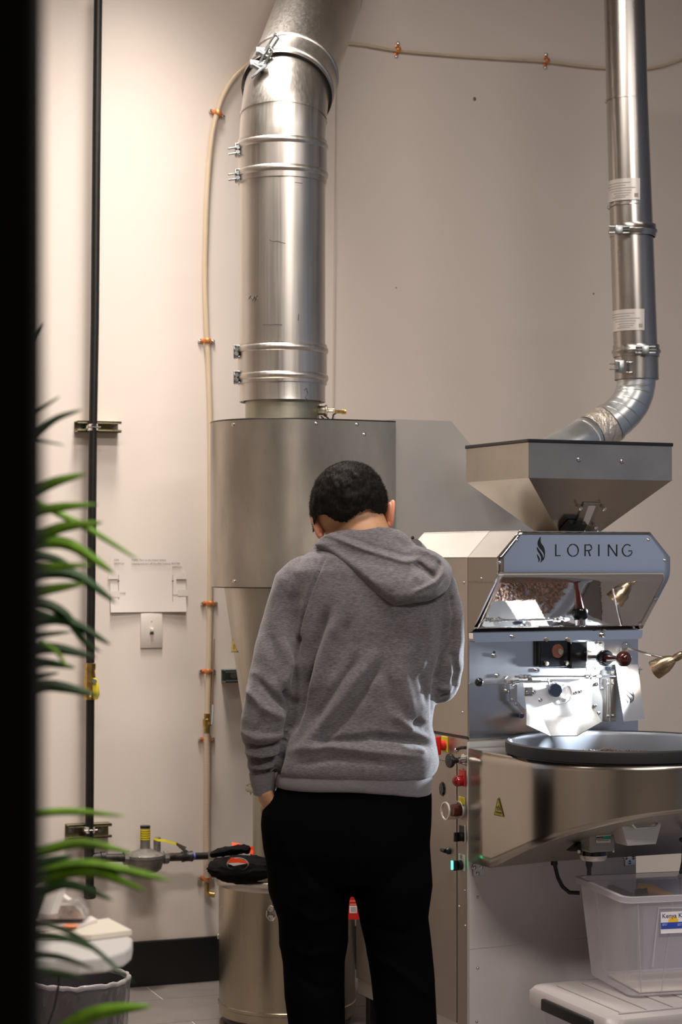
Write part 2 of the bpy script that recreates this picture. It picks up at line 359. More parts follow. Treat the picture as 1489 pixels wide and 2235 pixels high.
# ================================================================== CREAM TUBE
wt = thing('water_tube', 'cream plastic water tube arching up the wall and over behind both ducts', 'tube', wl(452, 1945, .02))
T = [(452, 1915), (451, 1800), (452, 1700), (452, 1600)]
MB().tube([wl(x, y, .018) for x, y in T], .0108, 14).build('tube', mat('cream_sleeve', (.62, .47, .36), .5, noise=((4, 4, 300), .15)), wt)
T = [(453, 1560), (455, 1480), (457, 1400), (459, 1200), (459, 950), (455, 800), (450, 700), (447, 600), (449, 500), (453, 400), (461, 310), (473, 250), (490, 203), (515, 165), (545, 138), (590, 112), (650, 99), (735, 93), (800, 99), (866, 110), (960, 119), (1060, 126), (1190, 134), (1270, 144), (1340, 149), (1400, 150), (1440, 145), (1480, 132), (1540, 105)]
pts = []
for i in range(len(T) - 1):
    p0 = T[max(i - 1, 0)]; p1 = T[i]; p2 = T[i + 1]; p3 = T[min(i + 2, len(T) - 1)]
    for k in range(4):
        t = k / 4; q = [.5 * (2 * p1[c] + (p2[c] - p0[c]) * t + (2 * p0[c] - 5 * p1[c] + 4 * p2[c] - p3[c]) * t * t + (3 * p1[c] - p0[c] - 3 * p2[c] + p3[c]) * t ** 3) for c in (0, 1)]
        pts.append(q)
rr = [.0072 + (.0016 if q[0] < 520 else 0) - (.0028 if q[0] > 620 else 0) for q in pts]
MB().tube([wl(x, y, .014) for x, y in pts], rr, 12).build('tube', PEX, wt)
MB().tube([wl(x + 5, y, .016) for x, y in [(463, 1395), (459, 1480), (457, 1545)]], .0022, 6).build('seam_mark', mat('rust_brown', (.35, .2, .12), .7), wt)
for (x, y, ang) in [(473, 249, 20), (450, 745, 0), (456, 1317, 0), (452, 1465, 0), (450, 1613, 0), (449, 1916, 0), (866, 110, 97), (1190, 134, 94)]:
    p = wl(x, y, .0); u = Vector((math.cos(R(ang)), 0, -math.sin(R(ang)))); v = Vector((0, 0, 1)) if ang < 45 else Vector((1, 0, 0)); r0 = .0125 if x < 520 else .009
    b = MB(); arc = [p - u * .020 + Vector((0, -.003, 0)), p - u * r0 + Vector((0, -.003, 0))] + [p - u * (r0 * math.cos(k * PI / 6)) + Vector((0, -.012 - (r0 + .001) * math.sin(k * PI / 6), 0)) for k in range(7)] + [p + u * r0 + Vector((0, -.003, 0)), p + u * .020 + Vector((0, -.003, 0))]
    b.tube(arc, .0016, 8, ry=.0075, up=(0, 1, 0))
    cl = b.build('tube_clip', COPPER, wt)
    for s in (-1, 1):
        q = MB(); q.lathe([(0, .008), (.005, .006), (.007, .002), (.007, 0)], p + u * s * .022 + Vector((0, -.002, 0)), (0, -1, 0), 10); q.build('screw', CHROME, cl)
b = MB(); p = wl(452, 1578, .02)
b.lathe([(0, -.03), (.010, -.03), (.010, -.012), (.014, -.010), (.014, .012), (.010, .014), (.010, .03), (0, .03)], p, (0, 0, 1), 8); b.cyl(p, p + Vector((.004, -.03, 0)), .006, 10)
tv_ = b.build('shutoff_valve', BRASS, wt)
MB().tube([p + Vector((.006, -.03, -.002)), p + Vector((.008, -.033, .02)), p + Vector((.010, -.031, .06))], .0025, 8, ry=.006).build('blue_handle', mat('faded_blue_grip', (.45, .50, .56), .5), tv_)
b = MB(); p = wl(452, 1928, .018); b.cyl(p, p - Vector((0, 0, .02)), .009, 10); b.tube([p - Vector((0, 0, .018)), p - Vector((0, 0, .028)), p - Vector((-.008, .004, .034)), p - Vector((-.022, .012, .036))], .0085, 12); b.build('elbow_fitting', BRASS, wt)
# ================================================================== SWITCH + SHEET
sw = thing('light_switch', 'white single toggle light switch below the taped paper sheet', 'light switch', wl(330, 1415, 0))
a = wl(306, 1338); c = wl(354, 1414)
MB().box((a.x, WALLY - .006, c.z), (c.x, WALLY, a.z), .003).build('plate', mat('ivory_plate', (.70, .62, .55), .4), sw)
m_ = (a + c) / 2; MB().box((m_.x - .005, WALLY - .016, m_.z - .004), (m_.x + .005, WALLY - .004, m_.z + .008), .002).build('toggle', WHITE, sw)
for s in (-1, 1): q = MB(); screw(q, (m_.x, WALLY - .006, m_.z + s * .03), (0, -1, 0), .0022, .001); q.build('screw', WHITE, sw)
q = MB(); q.box((m_.x - .0065, WALLY - .0068, m_.z - .013), (m_.x + .0065, WALLY - .0062, m_.z - .005)); q.build('toggle_slot', CASTG, sw)
a = wl(240, 1208); c = wl(405, 1335)
sh = thing('instruction_sheet', 'white paper sheet of switch instructions taped above the light switch', 'paper', (a.x, WALLY, c.z))
b = MB(); nx, nz = 10, 6; W_ = c.x - a.x; H_ = a.z - c.z
P = [(a.x + W_ * i / nx, WALLY - .0015 - (.010 * (1 - j / nz) ** 3 * (abs(2 * i / nx - 1) * .6 + .4)), c.z + H_ * j / nz) for j in range(nz + 1) for i in range(nx + 1)]
b._a(P, [(j * (nx + 1) + i, j * (nx + 1) + i + 1, (j + 1) * (nx + 1) + i + 1, (j + 1) * (nx + 1) + i) for j in range(nz) for i in range(nx)])
b.build('page', mat('thin_sheet_paper', (.735, .655, .60), .6), sh)
def wtext(s, x, y, size): text_mesh(s, size, plane_m(wl(x, y, .0055), (1, 0, 0), (0, 0, 1)), INK, 'printed_text', sh, .0001)
wtext('GAS', 249, 1224, .0085); wtext('SWITCH', 249, 1232, .0085)
wtext('STEPS: Turn on the heater before', 287, 1224, .0082); wtext('roasting and turn off the after roasting', 287, 1232, .0082)
wtext('WATER', 374, 1232, .0085); wtext('SWITCH', 376, 1240, .0085)
for x, y0, y1, y2 in [(259, 1253, 1268, 1292), (377, 1255, 1268, 1297)]:
    MB().box(wl(x - .6, y0, .006), wl(x + .6, y2 + 20, .0055)).build('drawn_line', mat('pencil_grey', (.42, .37, .36), .8), sh, smooth=0)
    MB().lathe([(0, .0003), (.003, .0003)], wl(x, y1, .006), (0, -1, 0), 8).build('drawn_mark', INK, sh)
wtext('CLOSE', 262, 1296, .006); wtext('CLOSE', 378, 1300, .006)
for x, y in [(236, 1250), (240, 1290), (385, 1250), (388, 1287)]:
    MB().box(wl(x, y, .0062), wl(x + 22, y + 14, .0058)).build('tape', mat('clear_tape', (.78, .70, .635), .3), sh, smooth=0)
# ================================================================== WIDE EXHAUST DUCT (measured at depth 5.8)
DX = (616.5 - CX) / F * 5.8; DD = 5.8
def zd(y): return CH + (HY - y) / F * DD
ZTOPC = 1.7468
du = thing('exhaust_duct', 'wide stainless exhaust duct rising from the cyclone and bending away overhead', 'duct', (DX, DD, zd(914)), frame=FC)
RD = .1262
def ring(prof, name, m, x=DX, parent=du, seg=64, **k): return MB().lathe(prof, (x, DD, 0), (0, 0, 1), seg).build(name, m, parent, FC, **k)
ring([(.109, ZTOPC), (.109, zd(868))], 'collar', OLIVE)
ring([(RD * .98, zd(878)), (RD + .001, zd(878)), (RD, zd(870)), (RD, zd(835))], 'lower_sleeve', DUCT)
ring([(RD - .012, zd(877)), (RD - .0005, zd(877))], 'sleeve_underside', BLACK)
def band(y0, y1, r, rings_, name='coupling_band'):
    pr = [(r - .006, zd(y1)), (r, zd(y1))]
    for yy in sorted(rings_, reverse=True):
        z = zd(yy); pr += [(r, z - .010), (r + .0035, z - .006), (r + .0045, z), (r + .0035, z + .006), (r, z + .010)]
    pr += [(r, zd(y0)), (r - .006, zd(y0))]
    return ring(pr, name, DUCT)
ring([(RD, zd(840)), (RD, zd(300))], 'straight_section', DUCT)
b1 = band(754, 840, .1312, [766, 826]); b2 = band(309, 402, .1312, [322, 383], 'coupling_band')
def latch(p, parent, handle=True, sc=1.0, flip=1, frame=FC):
    """over-centre toggle clamp at the left silhouette"""
    b = MB(); P = Vector(p)
    b.box(P + Vector((-.004, -.016, .013)) * sc, P + Vector((.020, .012, .019)) * sc, .002); b.box(P + Vector((-.004, -.016, -.019)) * sc, P + Vector((.020, .012, -.013)) * sc, .002)
    b.box(P + Vector((-.008, -.012, -.020)) * sc, P + Vector((-.003, .012, .020)) * sc, .002)
    b.cyl(P + Vector((.002, -.02, .006)) * sc, P + Vector((.002, .012, .006)) * sc, .006 * sc, 10); b.cyl(P + Vector((.002, -.02, -.008)) * sc, P + Vector((.002, .012, -.008)) * sc, .006 * sc, 10)
    if handle:
        b.cyl(P + Vector((.0, -.012, .006)) * sc, P + Vector((-.026, -.03, -.002)) * sc, .0028 * sc, 8); b.cyl(P + Vector((.0, -.012, -.010)) * sc, P + Vector((-.026, -.02, -.016)) * sc, .0028 * sc, 8)
    return b.build('clamp_latch', ZINC, parent, frame)
for y, h_ in ((328, True), (384, True)): latch(px(519, y, 5.77), b2, h_)
for y in (768, 824): latch(px(516, y, 5.77), b1, False)
# elbow
P0 = Vector((px(619, 257, DD).x, DD, zd(257))); dd = Vector((.178, .684, .707)).normalized(); mid = (Vector((0, 0, 1)) + dd).normalized()
P1 = P0 + mid * .088
MB().tube([Vector((DX, DD, zd(316))), Vector((DX, DD, zd(300))), P0, P1, P1 + dd * .06], [RD + .0004] * 5, 64, cap=False).build('elbow', DUCT, du, FC)
MB().tube([P0 - Vector((0, 0, .004)), P0 + mid * .004], [RD + .0025] * 2, 64, cap=False).build('elbow_seam', DUCT, du, FC)
up = MB().tube([P1, P1 + dd * .012, P1 + dd * .13, P1 + dd * .14, P1 + dd * .72], [.137, .1335, .1335, .1285, .1285], 64, cap=False).build('upper_section', DUCT, du, FC)
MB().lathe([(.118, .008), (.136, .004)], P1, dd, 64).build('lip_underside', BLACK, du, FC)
for t in (.028, .105):
    MB().lathe([(.1325, t - .009), (.137, t - .005), (.1385, t), (.137, t + .005), (.1325, t + .009)], P1, dd, 64).build('clamp_ring', DUCT, du, FC)
for (x, y) in ((564, 140), (577, 112)):
    q = px(x, y, 5.74); b = MB(); u = Vector((.55, -.2, .80)).normalized(); v = Vector((.8, .1, -.5)).normalized()
    b.cyl(q, q + u * .062, .0035, 8); b.cyl(q + v * .014, q + v * .014 + u * .055, .0035, 8); b.cyl(q + u * .058, q + v * .014 + u * .055, .0035, 8)
    b.cyl(q - v * .012 - u * .01, q + v * .028 - u * .008, .008, 10); b.tube([q - u * .012 - v * .02, q + u * .008 + v * .02], .004, 8, ry=.012)
    b.build('clamp_latch', ZINC, du, FC)
q = px(549, 168, 5.74); MB().tube([q, q + Vector((.045, -.02, .03))], .004, 8, ry=.012).build('clamp_latch', ZINC, du, FC)
# scuffs: thin black rub marks on the tube skin
def onduct(x, y, r=RD + .0006):
    u = (x - CX) / F; A = 1 + u * u; B = -2 * (u * DX + DD); C = DX * DX + DD * DD - r * r
    d = (-B - math.sqrt(B * B - 4 * A * C)) / (2 * A); return px(x, y, d)
SC_ = mat('black_scuff', (.05, .045, .045), .6)
for line in ([(588, 523), (596, 527), (606, 526), (614, 529), (623, 531)], [(574, 708), (590, 709), (605, 708), (616, 709)], [(538, 647), (543, 652), (548, 645), (552, 656), (557, 646), (562, 652)], [(549, 648), (556, 657), (561, 645)], [(664, 852), (669, 847), (672, 858), (666, 868), (671, 872)], [(652, 686), (651, 700)], [(644, 398), (660, 400)]):
    MB().tube([onduct(x, y) for x, y in line], .0009, 5).build('scuff_mark', SC_, du, FC)
# paper label high on the duct
MB().tube([P1 + dd * .56, P1 + dd * .68], [.1292] * 2, 64, cap=False).build('label_band', PALES, du, FC)
# ================================================================== CYCLONE (roaster axes)
cl = FM.inverted() @ (FC @ Vector((DX, DD, 0))); CXm, CYm = cl.x, cl.y
ZT, ZB = 1.7455, CH + (HY - 1281) / F * 5.68
cy = thing('cyclone_separator', 'weathered steel cyclone housing with tapering cone between duct and drum', 'cyclone', (CXm, CYm, .43), R(4), frame=FM)
RS = .212; XR = CXm + .267
def dshape(r, x_r, z, n=28):
    """front flat face to x_r, rounded left side"""
    pts = [(x_r, CYm - r, z)]
    for k in range(n + 1):
        a = -PI / 2 - PI * k / n; pts.append((CXm + r * math.cos(a), CYm + r * math.sin(a), z))
    pts.append((x_r, CYm + r, z)); return pts
b = MB(); lo = dshape(RS, XR, ZB); hi = dshape(RS, XR, ZT); b.prism(lo, (0, 0, ZT - ZB)); b.build('shroud', CYC, cy, FM, smooth=30)
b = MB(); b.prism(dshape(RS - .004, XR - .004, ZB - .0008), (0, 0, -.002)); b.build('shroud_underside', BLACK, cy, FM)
b = MB(); b.tube([(p[0], p[1], ZT + .001) for p in dshape(RS - .001, XR, 0)], .0022, 6, cap=True); b.build('top_rim', BLKPIPE, cy, FM)
for x, y in ((509, 927), (690, 924), (779, 926), (795, 948), (511, 1269)):
    # lie the screws on the shroud face
    q = ray(x, y, FM, 1, CYm - RS)
    if q.x < CXm:
        u = FM.inverted() @ (FC @ px(x, y, 1)); o_ = FM.inverted() @ Vector((0, 0, CH)); v = u - o_
        ax, ay = o_.x - CXm, o_.y - CYm; A = v.x ** 2 + v.y ** 2; B = 2 * (ax * v.x + ay * v.y); C = ax * ax + ay * ay - RS * RS
        t = (-B - math.sqrt(max(B * B - 4 * A * C, 0))) / (2 * A); q = o_ + v * t; nrm = Vector((q.x - CXm, q.y - CYm, 0))
    else: nrm = Vector((0, -1, 0))
    s = MB(); screw(s, q, nrm, .0052, .004); s.build('screw', CHROME, cy, FM)
# cone + downpipe
zc0 = ZB; zc1 = CH + (HY - 1700) / F * 5.8
MB().lathe([(.172, zc0 + .01), (.172, zc0), (.118, CH + (HY - 1548) / F * 5.8), (.066, zc1), (.05, zc1)], (CXm, CYm, 0), (0, 0, 1), 48).build('cone', CYC, cy, FM)
# yellow warning triangle on the cone
def oncone(x, y, off=.0012):
    d = 5.8
    for _ in range(12):
        z = CH - (y - HY) / F * d; r = .172 + (zc0 - z) / (zc0 - (CH + (HY - 1548) / F * 5.8)) * (.118 - .172) + off
        u = (x - CX) / F; A = 1 + u * u; B = -2 * (u * DX + DD); C = DX * DX + DD * DD - r * r
        d = (-B - math.sqrt(max(B * B - 4 * A * C, 0))) / (2 * A)
    return px(x, y, d)
def tri(parent, pts, fn, frame, name='warning_triangle'):
    b = MB(); P = [fn(*p) for p in pts]; b.quad(*P); t = b.build(name, YELLOW, parent, frame, smooth=0); return t
tr = tri(cy, [(506, 1392), (518, 1423), (505, 1423)], oncone, FC)
b = MB(); b.tube([oncone(505, 1423, .002), oncone(518, 1423, .002)], .0012, 5); b.tube([oncone(510.5, 1407, .002), oncone(511, 1417, .002)], .0008, 5); b.build('warning_print', BLACK, tr, FC)
# neck flange and pipe down into the drum
zf = CH + (HY - 1724) / F * 5.75
MB().lathe([(0, zf + .008), (.107, zf + .008), (.109, zf + .004), (.109, zf - .004), (.107, zf - .008), (.087, zf - .008)], (DX, DD, 0), (0, 0, 1), 48).build('flange', OLIVE, cy, FC)
for k in range(8):
    a = PI * 2 * k / 8 + .3; s = MB(); s.cyl((DX + .098 * math.cos(a), DD + .098 * math.sin(a), zf - .016), (DX + .098 * math.cos(a), DD + .098 * math.sin(a), zf + .012), .004, 8); s.build('flange_bolt', CHROME, cy, FC)
MB().lathe([(.087, zf), (.087, .433)], (DX, DD, 0), (0, 0, 1), 48).build('downpipe', OLIVE, cy, FC)
# temperature probe on the neck
b = MB(); p = px(693, 896, 5.78); b.lathe([(0, 0), (.011, 0), (.014, .004), (.014, .022), (.017, .024), (.017, .028), (.008, .03), (0, .03)], p, (1, 0, 0), 14)
b.cyl(p + Vector((.028, 0, .003)), p + Vector((.05, -.002, .003)), .004, 8); b.build('sensor', OLIVE, cy, FC)
b = MB(); b.cyl(p + Vector((.03, 0, -.002)), p + Vector((.062, -.01, -.002)), .0035, 8); b.build('probe_stem', CHROME, cy, FC)
b = MB(); q = px(744, 899, 5.76); b.box(q + Vector((-.018, -.004, -.0045)), q + Vector((.004, .004, .0045))); b.box(q + Vector((.002, -.006, -.0065)), q + Vector((.016, .006, .0065)), .001); b.build('brass_fitting', BRASS, cy, FC)
for A in ([(700, 908), (706, 913), (716, 922)], [(706, 906), (716, 912), (722, 922)], [(735, 901), (728, 905), (726, 914), (726, 924)]):
    MB().tube([px(x, y, 5.77) for x, y in A], .0022, 6).build('sensor_wire', BLACK, cy, FC)
# ================================================================== GREY DUCT HOUSING behind
YH = CYm - RS + .012
hs = thing('duct_housing', 'large plain grey sheet-metal housing with slanted corner joining cyclone to roaster', 'machine housing', (.3, YH + .15, 1.1), R(4), frame=FM)
xe = my(985, 919, YH).x; zt = my(985, 919, YH).z
poly = [(XR + .0005, YH, zt), (xe, YH, zt), (xe + .34, YH, zt - .355), (xe + .34, YH, .55), (XR + .0005, YH, .55)]
MB().prism(poly, (0, .30, 0)).build('panel', HOODM, hs, FM, smooth=0)
for x, y in ((806, 950), (901, 1174)):
    s = MB(); screw(s, my(x, y, YH), (0, -1, 0), .0045, .003); s.build('screw', BLACK if x > 850 else CHROME, hs, FM)
# ================================================================== CHAFF DRUM
DDr = 5.75; DRX = (627 - CX) / F * DDr; RR = 148.5 / F * DDr
dr = thing('chaff_drum', 'stainless steel collection drum under the cyclone, half behind the person', 'drum', (DRX, DDr, 0), frame=FC)
zr = CH + (HY - 1911) / F * DDr; zl = CH + (HY - 2183) / F * DDr; cdr = (DRX, DDr, 0)
MB().lathe([(RR * .95, .02), (RR, .03), (RR, zl - .006), (RR + .003, zl - .004), (RR + .003, zl + .004), (RR, zl + .006), (RR, zr - .012)], cdr, (0, 0, 1), 64).build('shell', DRUMM, dr, FC)
MB().lathe([(RR - .001, zr - .018), (RR + .010, zr - .018), (RR + .013, zr - .010), (RR + .013, zr + .004), (RR + .009, zr + .011), (RR, zr + .012), (RR - .012, zr + .006), (RR - .014, zr)], cdr, (0, 0, 1), 64).build('rim_ring', STEEL, dr, FC)
MB().lathe([(RR - .01, zr + .002), (.088, zr + .008)], cdr, (0, 0, 1), 48).build('lid', OLIVE, dr, FC)
MB().lathe([(0, 0), (RR * .93, 0), (RR * .95, .025)], cdr, (0, 0, 1), 48).build('base', BLACK, dr, FC)
b = MB(); q = px(480, 2043, 5.75); b.lathe([(.006, 0), (.009, .002), (.009, .006), (.006, .008)], q, (-1, -.2, 0), 12); b.build('side_eyelet', CHROME, dr, FC)
MB().tube([px(479, 1935, 5.745), px(479, 2080, 5.745), px(480, 2170, 5.745)], .0015, 6).build('seam', BLKPIPE, dr, FC)
def ondrum(x, y, off=.001):
    r = RR + off; u = (x - CX) / F; A = 1 + u * u; B = -2 * (u * DRX + DDr); C = DRX * DRX + DDr * DDr - r * r
    return px(x, y, (-B - math.sqrt(B * B - 4 * A * C)) / (2 * A))
dirc = (ondrum(592, 1993) - Vector((DRX, DDr, ondrum(592, 1993).z))).normalized()
lt = MB()
for y in (1983, 2003): lt.lathe([(.004, .006), (.0085, .006), (.010, .003), (.010, 0), (.006, 0)], ondrum(592, y), dirc, 16); lt.lathe([(0, .004), (.004, .004), (.004, 0)], ondrum(592, y), dirc, 10)
lt.tube([ondrum(583, 1987, .006), ondrum(582, 1999, .006), ondrum(590, 2010, .006)], .0025, 8); lt.tube([ondrum(601, 1987, .006), ondrum(603, 1999, .006), ondrum(595, 2010, .006)], .0025, 8)
lt.build('lid_latch', CHROME, dr, FC)
# hang tag on the drum flank
b = MB(); D_ = 5.56; A = [(742, 1940), (786, 1940), (786, 2007), (742, 2007)]
ht = b.prism([px(x, y, D_) for x, y in A], (0, .0015, 0)).build('hang_tag', REDD, dr, FC, smooth=0)
MB().prism([px(x, y, D_ - .0008) for x, y in [(763, 1977), (779, 1977), (779, 1993), (763, 1993)]], (0, .0006, 0)).build('barcode_panel', WHITE, ht, FC, smooth=0)
for k in range(7): MB().prism([px(x, y, D_ - .0014) for x, y in [(766 + k * 1.7, 1979), (766.8 + k * 1.7, 1979), (766.8 + k * 1.7, 1991), (766 + k * 1.7, 1991)]], (0, .0004, 0)).build('barcode_line', INK, ht, FC, smooth=0)
for y, t in ((1973, 'XXX'), (1966, 'XX')): MB().prism([px(x_, y_, D_ - .001) for x_, y_ in [(764, y), (778, y), (778, y + 1.5), (764, y + 1.5)]], (0, .0004, 0)).build('print_line', mat('pale_orange_print', (.8, .35, .2), .5), ht, FC, smooth=0)
MB().tube([px(764, 1941, D_), px(764, 1925, 5.60), px(764, 1915, 5.605)], .001, 6).build('tag_string', BLACK, ht, FC)
# black gloves and orange cloth lying on the drum lid
BKC = mat('black_fleece', (.006, .005, .005), .9, bump=((150, 150, 150), .5, .004), spec=.1)
zL = zr + .012
def lump(name, pts, rs, m, lab, cat, rys=None, noise_=.004):
    b = MB(); b.tube(pts, rs, 20, ry=rys, up=(0, 0, 1)); o = b.build(name, m, None, FC, smooth=60)
    sub = o.modifiers.new('s', 'SUBSURF'); sub.levels = sub.render_levels = 2
    dp = bpy.context.evaluated_depsgraph_get(); me = bpy.data.meshes.new_from_object(o.evaluated_get(dp)); o.modifiers.clear(); o.data = me
    for v in me.vertices: v.co += Vector(mnoise.noise_vector(v.co * 60)) * noise_ * .6 + Vector(mnoise.noise_vector(v.co * 220)) * noise_ * .3
    me.shade_smooth(); return tag(o, lab, cat)
def g(x, y, d): return px(x, y, d)
glo = lump('heat_glove', [g(458, 1884, 5.60), g(478, 1897, 5.585), g(510, 1897, 5.575), g(545, 1898, 5.58), g(575, 1893, 5.60), g(592, 1890, 5.63)], [.014, .029, .040, .038, .030, .018], BKC, 'black fleece heat glove lying on the drum rim, its cuff opening showing orange', 'glove', [.03, .05, .06, .06, .05, .03], noise_=.011)
glo2 = lump('heat_glove', [g(462, 1866, 5.66), g(470, 1862, 5.655), g(500, 1857, 5.65), g(530, 1854, 5.65), g(548, 1853, 5.655)], [.008, .012, .0135, .013, .010], BKC, 'black fleece glove stacked topmost on the other glove, reaching to the pipe', 'glove', [.02, .04, .04, .04, .02], noise_=.008)
b = MB(); 
b.lathe([(0, 0), (.030, 0), (.034, .004), (.030, .006)], g(519, 1886, 5.535), (0, -1, .15), 24); b.v = [((v[0] - g(519, 1886, 5.535).x) * .92 + g(519, 1886, 5.535).x, v[1], (v[2] - g(519, 1886, 5.535).z) * .55 + g(519, 1886, 5.535).z) for v in b.v]
for o, n_ in ((b, 'cuff_lining'),):
    me = o.build(n_, mat('grey_lining', (.12, .11, .11), .8), glo, FC)
b = MB(); b.prism([g(496, 1882, 5.522), g(505, 1872, 5.522), g(528, 1876, 5.522), g(543, 1884, 5.522), g(520, 1884, 5.522)], (0, .003, 0)); b.build('orange_lining', ORANGE, glo, FC, smooth=0)
b = MB(); b.prism([g(496, 1884, 5.5215), g(520, 1883, 5.5215), g(538, 1885, 5.5215), g(510, 1890, 5.5215)], (0, .003, 0)); b.build('white_label', WHITE, glo, FC, smooth=0)
b = MB(); A = [(506, 1838), (520, 1840), (536, 1846), (553, 1848)]; B = [(507, 1852), (520, 1854), (537, 1858), (552, 1866)]; rows = [[g(x, y, 5.70 + .01 * (i % 2)) for i, (x, y) in enumerate(A)], [g(x, y, 5.695 - .01 * (i % 2)) for i, (x, y) in enumerate(B)]]
b.quad(rows[0][0], rows[0][1], rows[1][1], rows[1][0]); b.quad(rows[0][1], rows[0][2], rows[1][2], rows[1][1]); b.quad(rows[0][2], rows[0][3], rows[1][3], rows[1][2])
P = g(547, 1848, 5.70); b.quad(P, P + Vector((.010, 0, 0)), P + Vector((.012, -.01, -.06)), P + Vector((.0, -.01, -.055)))
oc = b.build('safety_cloth', ORANGE, None, FC, smooth=60); tag(oc, 'bright orange cloth tucked behind the black gloves on the drum', 'cloth')
# ================================================================== NARROW FLUE
fl = thing('flue_pipe', 'narrow steel flue pipe on the right ending in a spiral elbow behind the hopper', 'duct', (px(1389, 828, 5.9).x, 5.9, px(1389, 960, 5.9).z), frame=FC)
def fp(x, y, d=5.9): return px(x, y, d)
def fr(w_): return w_ / 2 / F * 5.9
MB().tube([fp(1361.5, -80), fp(1364, 20), fp(1369, 215), fp(1379, 505)], [fr(89), fr(89), fr(90), fr(93)], 40, cap=False).build('upper_section', FLUEM, fl, FC)
MB().tube([fp(1379, 500), fp(1388, 770)], [fr(93), fr(95)], 40, cap=False).build('middle_section', FLUEM, fl, FC)
MB().tube([fp(1388, 765), fp(1389.5, 770), fp(1390, 829)], [fr(95), fr(95), fr(96)], 40, cap=False).build('lower_sleeve', FLUEM, fl, FC)
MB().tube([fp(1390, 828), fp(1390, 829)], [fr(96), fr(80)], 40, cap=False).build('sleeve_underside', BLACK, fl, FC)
for (x, y, w_) in ((1367, 220, 91), (1373, 452, 93)):
    MB().tube([fp(x, y - 1), fp(x, y + 1)], [fr(w_ + 1.5)] * 2, 40, cap=False).build('pipe_seam', FLUEM, fl, FC)
for (x, y, side) in ((1381.5, 505, -1), (1389, 767, 1)):
    a = fp(x, y + 13); c_ = fp(x, y - 13); t = (c_ - a); r = fr(101)
    rb = MB().lathe([(r - .003, 0), (r, 0), (r, .009), (r + .004, .014), (r + .004, .019), (r, .024), (r, t.length), (r - .003, t.length)], a, t, 40).build('clamp_ring', FLUEM, fl, FC)
    q = fp(x + side * 20 - (10 if side < 0 else 0), y - 3, 5.83); b = MB(); b.box(q + Vector((-.03, -.006, .006)), q + Vector((.03, .004, .012)), .001); b.box(q + Vector((-.03, -.006, -.012)), q + Vector((.03, .004, -.006)), .001)
    b.box(q + Vector((-.012, -.014, -.013)), q + Vector((.010, .004, .013)), .002); b.cyl(q + Vector((-.03, -.01, 0)), q + Vector((.03, -.008, 0)), .003, 8); b.build('clamp_latch', ZINC, fl, FC)
q = fp(1352, 800, 5.83); b = MB(); b.box(q + Vector((-.014, -.012, -.019)), q + Vector((.014, .006, .019)), .003); b.cyl(q + Vector((-.03, -.01, .008)), q + Vector((0, -.01, .008)), .003, 8); b.cyl(q + Vector((-.03, -.01, -.008)), q + Vector((0, -.01, -.008)), .003, 8); b.cyl(q + Vector((-.008, -.02, -.01)), q + Vector((-.008, -.02, .012)), .007, 8)
b.build('clamp_latch', ZINC, fl, FC)
q = fp(1372, 802, 5.835); b = MB(); b.box(q + Vector((-.006, -.004, -.017)), q + Vector((.012, .002, -.013)), .001); b.box(q + Vector((-.006, -.004, .013)), q + Vector((.012, .002, .017)), .001); b.build('strap_end', CHROME, fl, FC)
# labels
LB = mat('silver_label', (.66, .62, .58), .35, .3); LB2 = mat('label_print', (.35, .32, .30), .6)
def flab(cx_, cy_, h_, xc):
    c0 = fp(xc, cy_ + h_ / 2); c1 = fp(xc, cy_ - h_ / 2); r = fr(98); l_ = MB(); a0, a1 = R(180), R(287)
    l_.lathe([(r, 0), (r, (c1 - c0).length)], c0, c1 - c0, 20, a0, a1); L_ = l_.build('rating_label', LB, fl, FC)
    H = (c1 - c0).length
    for k, (f0, aa, bb) in enumerate([(.78, 190, 262), (.66, 185, 250), (.54, 195, 275), (.42, 205, 265), (.30, 215, 262), (.2, 220, 258), (.12, 212, 250)]):
        l_ = MB(); l_.lathe([(r + .0004, H * f0), (r + .0004, H * (f0 + .035))], c0, c1 - c0, 14, R(aa), R(bb)); l_.build('print_line', LB2, L_, FC)
    l_ = MB(); l_.lathe([(r + .0004, H * .12), (r + .0004, H * .3)], c0, c1 - c0, 6, R(272), R(282)); l_.build('print_mark', LB2, L_, FC)
flab(1366, 421, 47, 1376); flab(1368, 703, 46, 1385.5)
# spiral elbow
path = [(1390, 820, 5.9), (1389, 838, 5.9), (1385, 858, 5.9), (1377, 878, 5.89), (1363, 897, 5.88), (1346, 913, 5.87), (1325, 928, 5.86), (1300, 944, 5.84), (1262, 966, 5.80), (1180, 1010, 5.74), (1100, 1060, 5.7)]
gp_ = []; 
for i in range(len(path) - 1):
    for k in range(6):
        t = k / 6; gp_.append(px(*[path[i][c] * (1 - t) + path[i + 1][c] * t for c in range(3)]))
L_ = 0; rr = []
for i, p in enumerate(gp_):
    rr.append(fr(84))
MB().tube(gp_[:42], rr[:42], 40, cap=False).build('spiral_elbow', GALV, fl, FC)
MB().tube(gp_[40:], [fr(86)] * len(gp_[40:]), 40, cap=False).build('lower_section', GALV, fl, FC)
for i in (8, 14, 20, 26, 31):
    t = (gp_[i + 1] - gp_[i - 1]).normalized()
    MB().lathe([(fr(84), -.003), (fr(87), -.001), (fr(87), .001), (fr(84), .003)], gp_[i], (t + Vector((.28, 0, -.1))).normalized(), 40).build('elbow_ridge', GALV, fl, FC)
for i in (34, 45):
    t = (gp_[i + 1] - gp_[i - 1]).normalized()
    MB().lathe([(fr(85), -.006), (fr(91), -.004), (fr(91), .004), (fr(85), .006)], gp_[i], t, 40).build('joint_band', GALV, fl, FC)
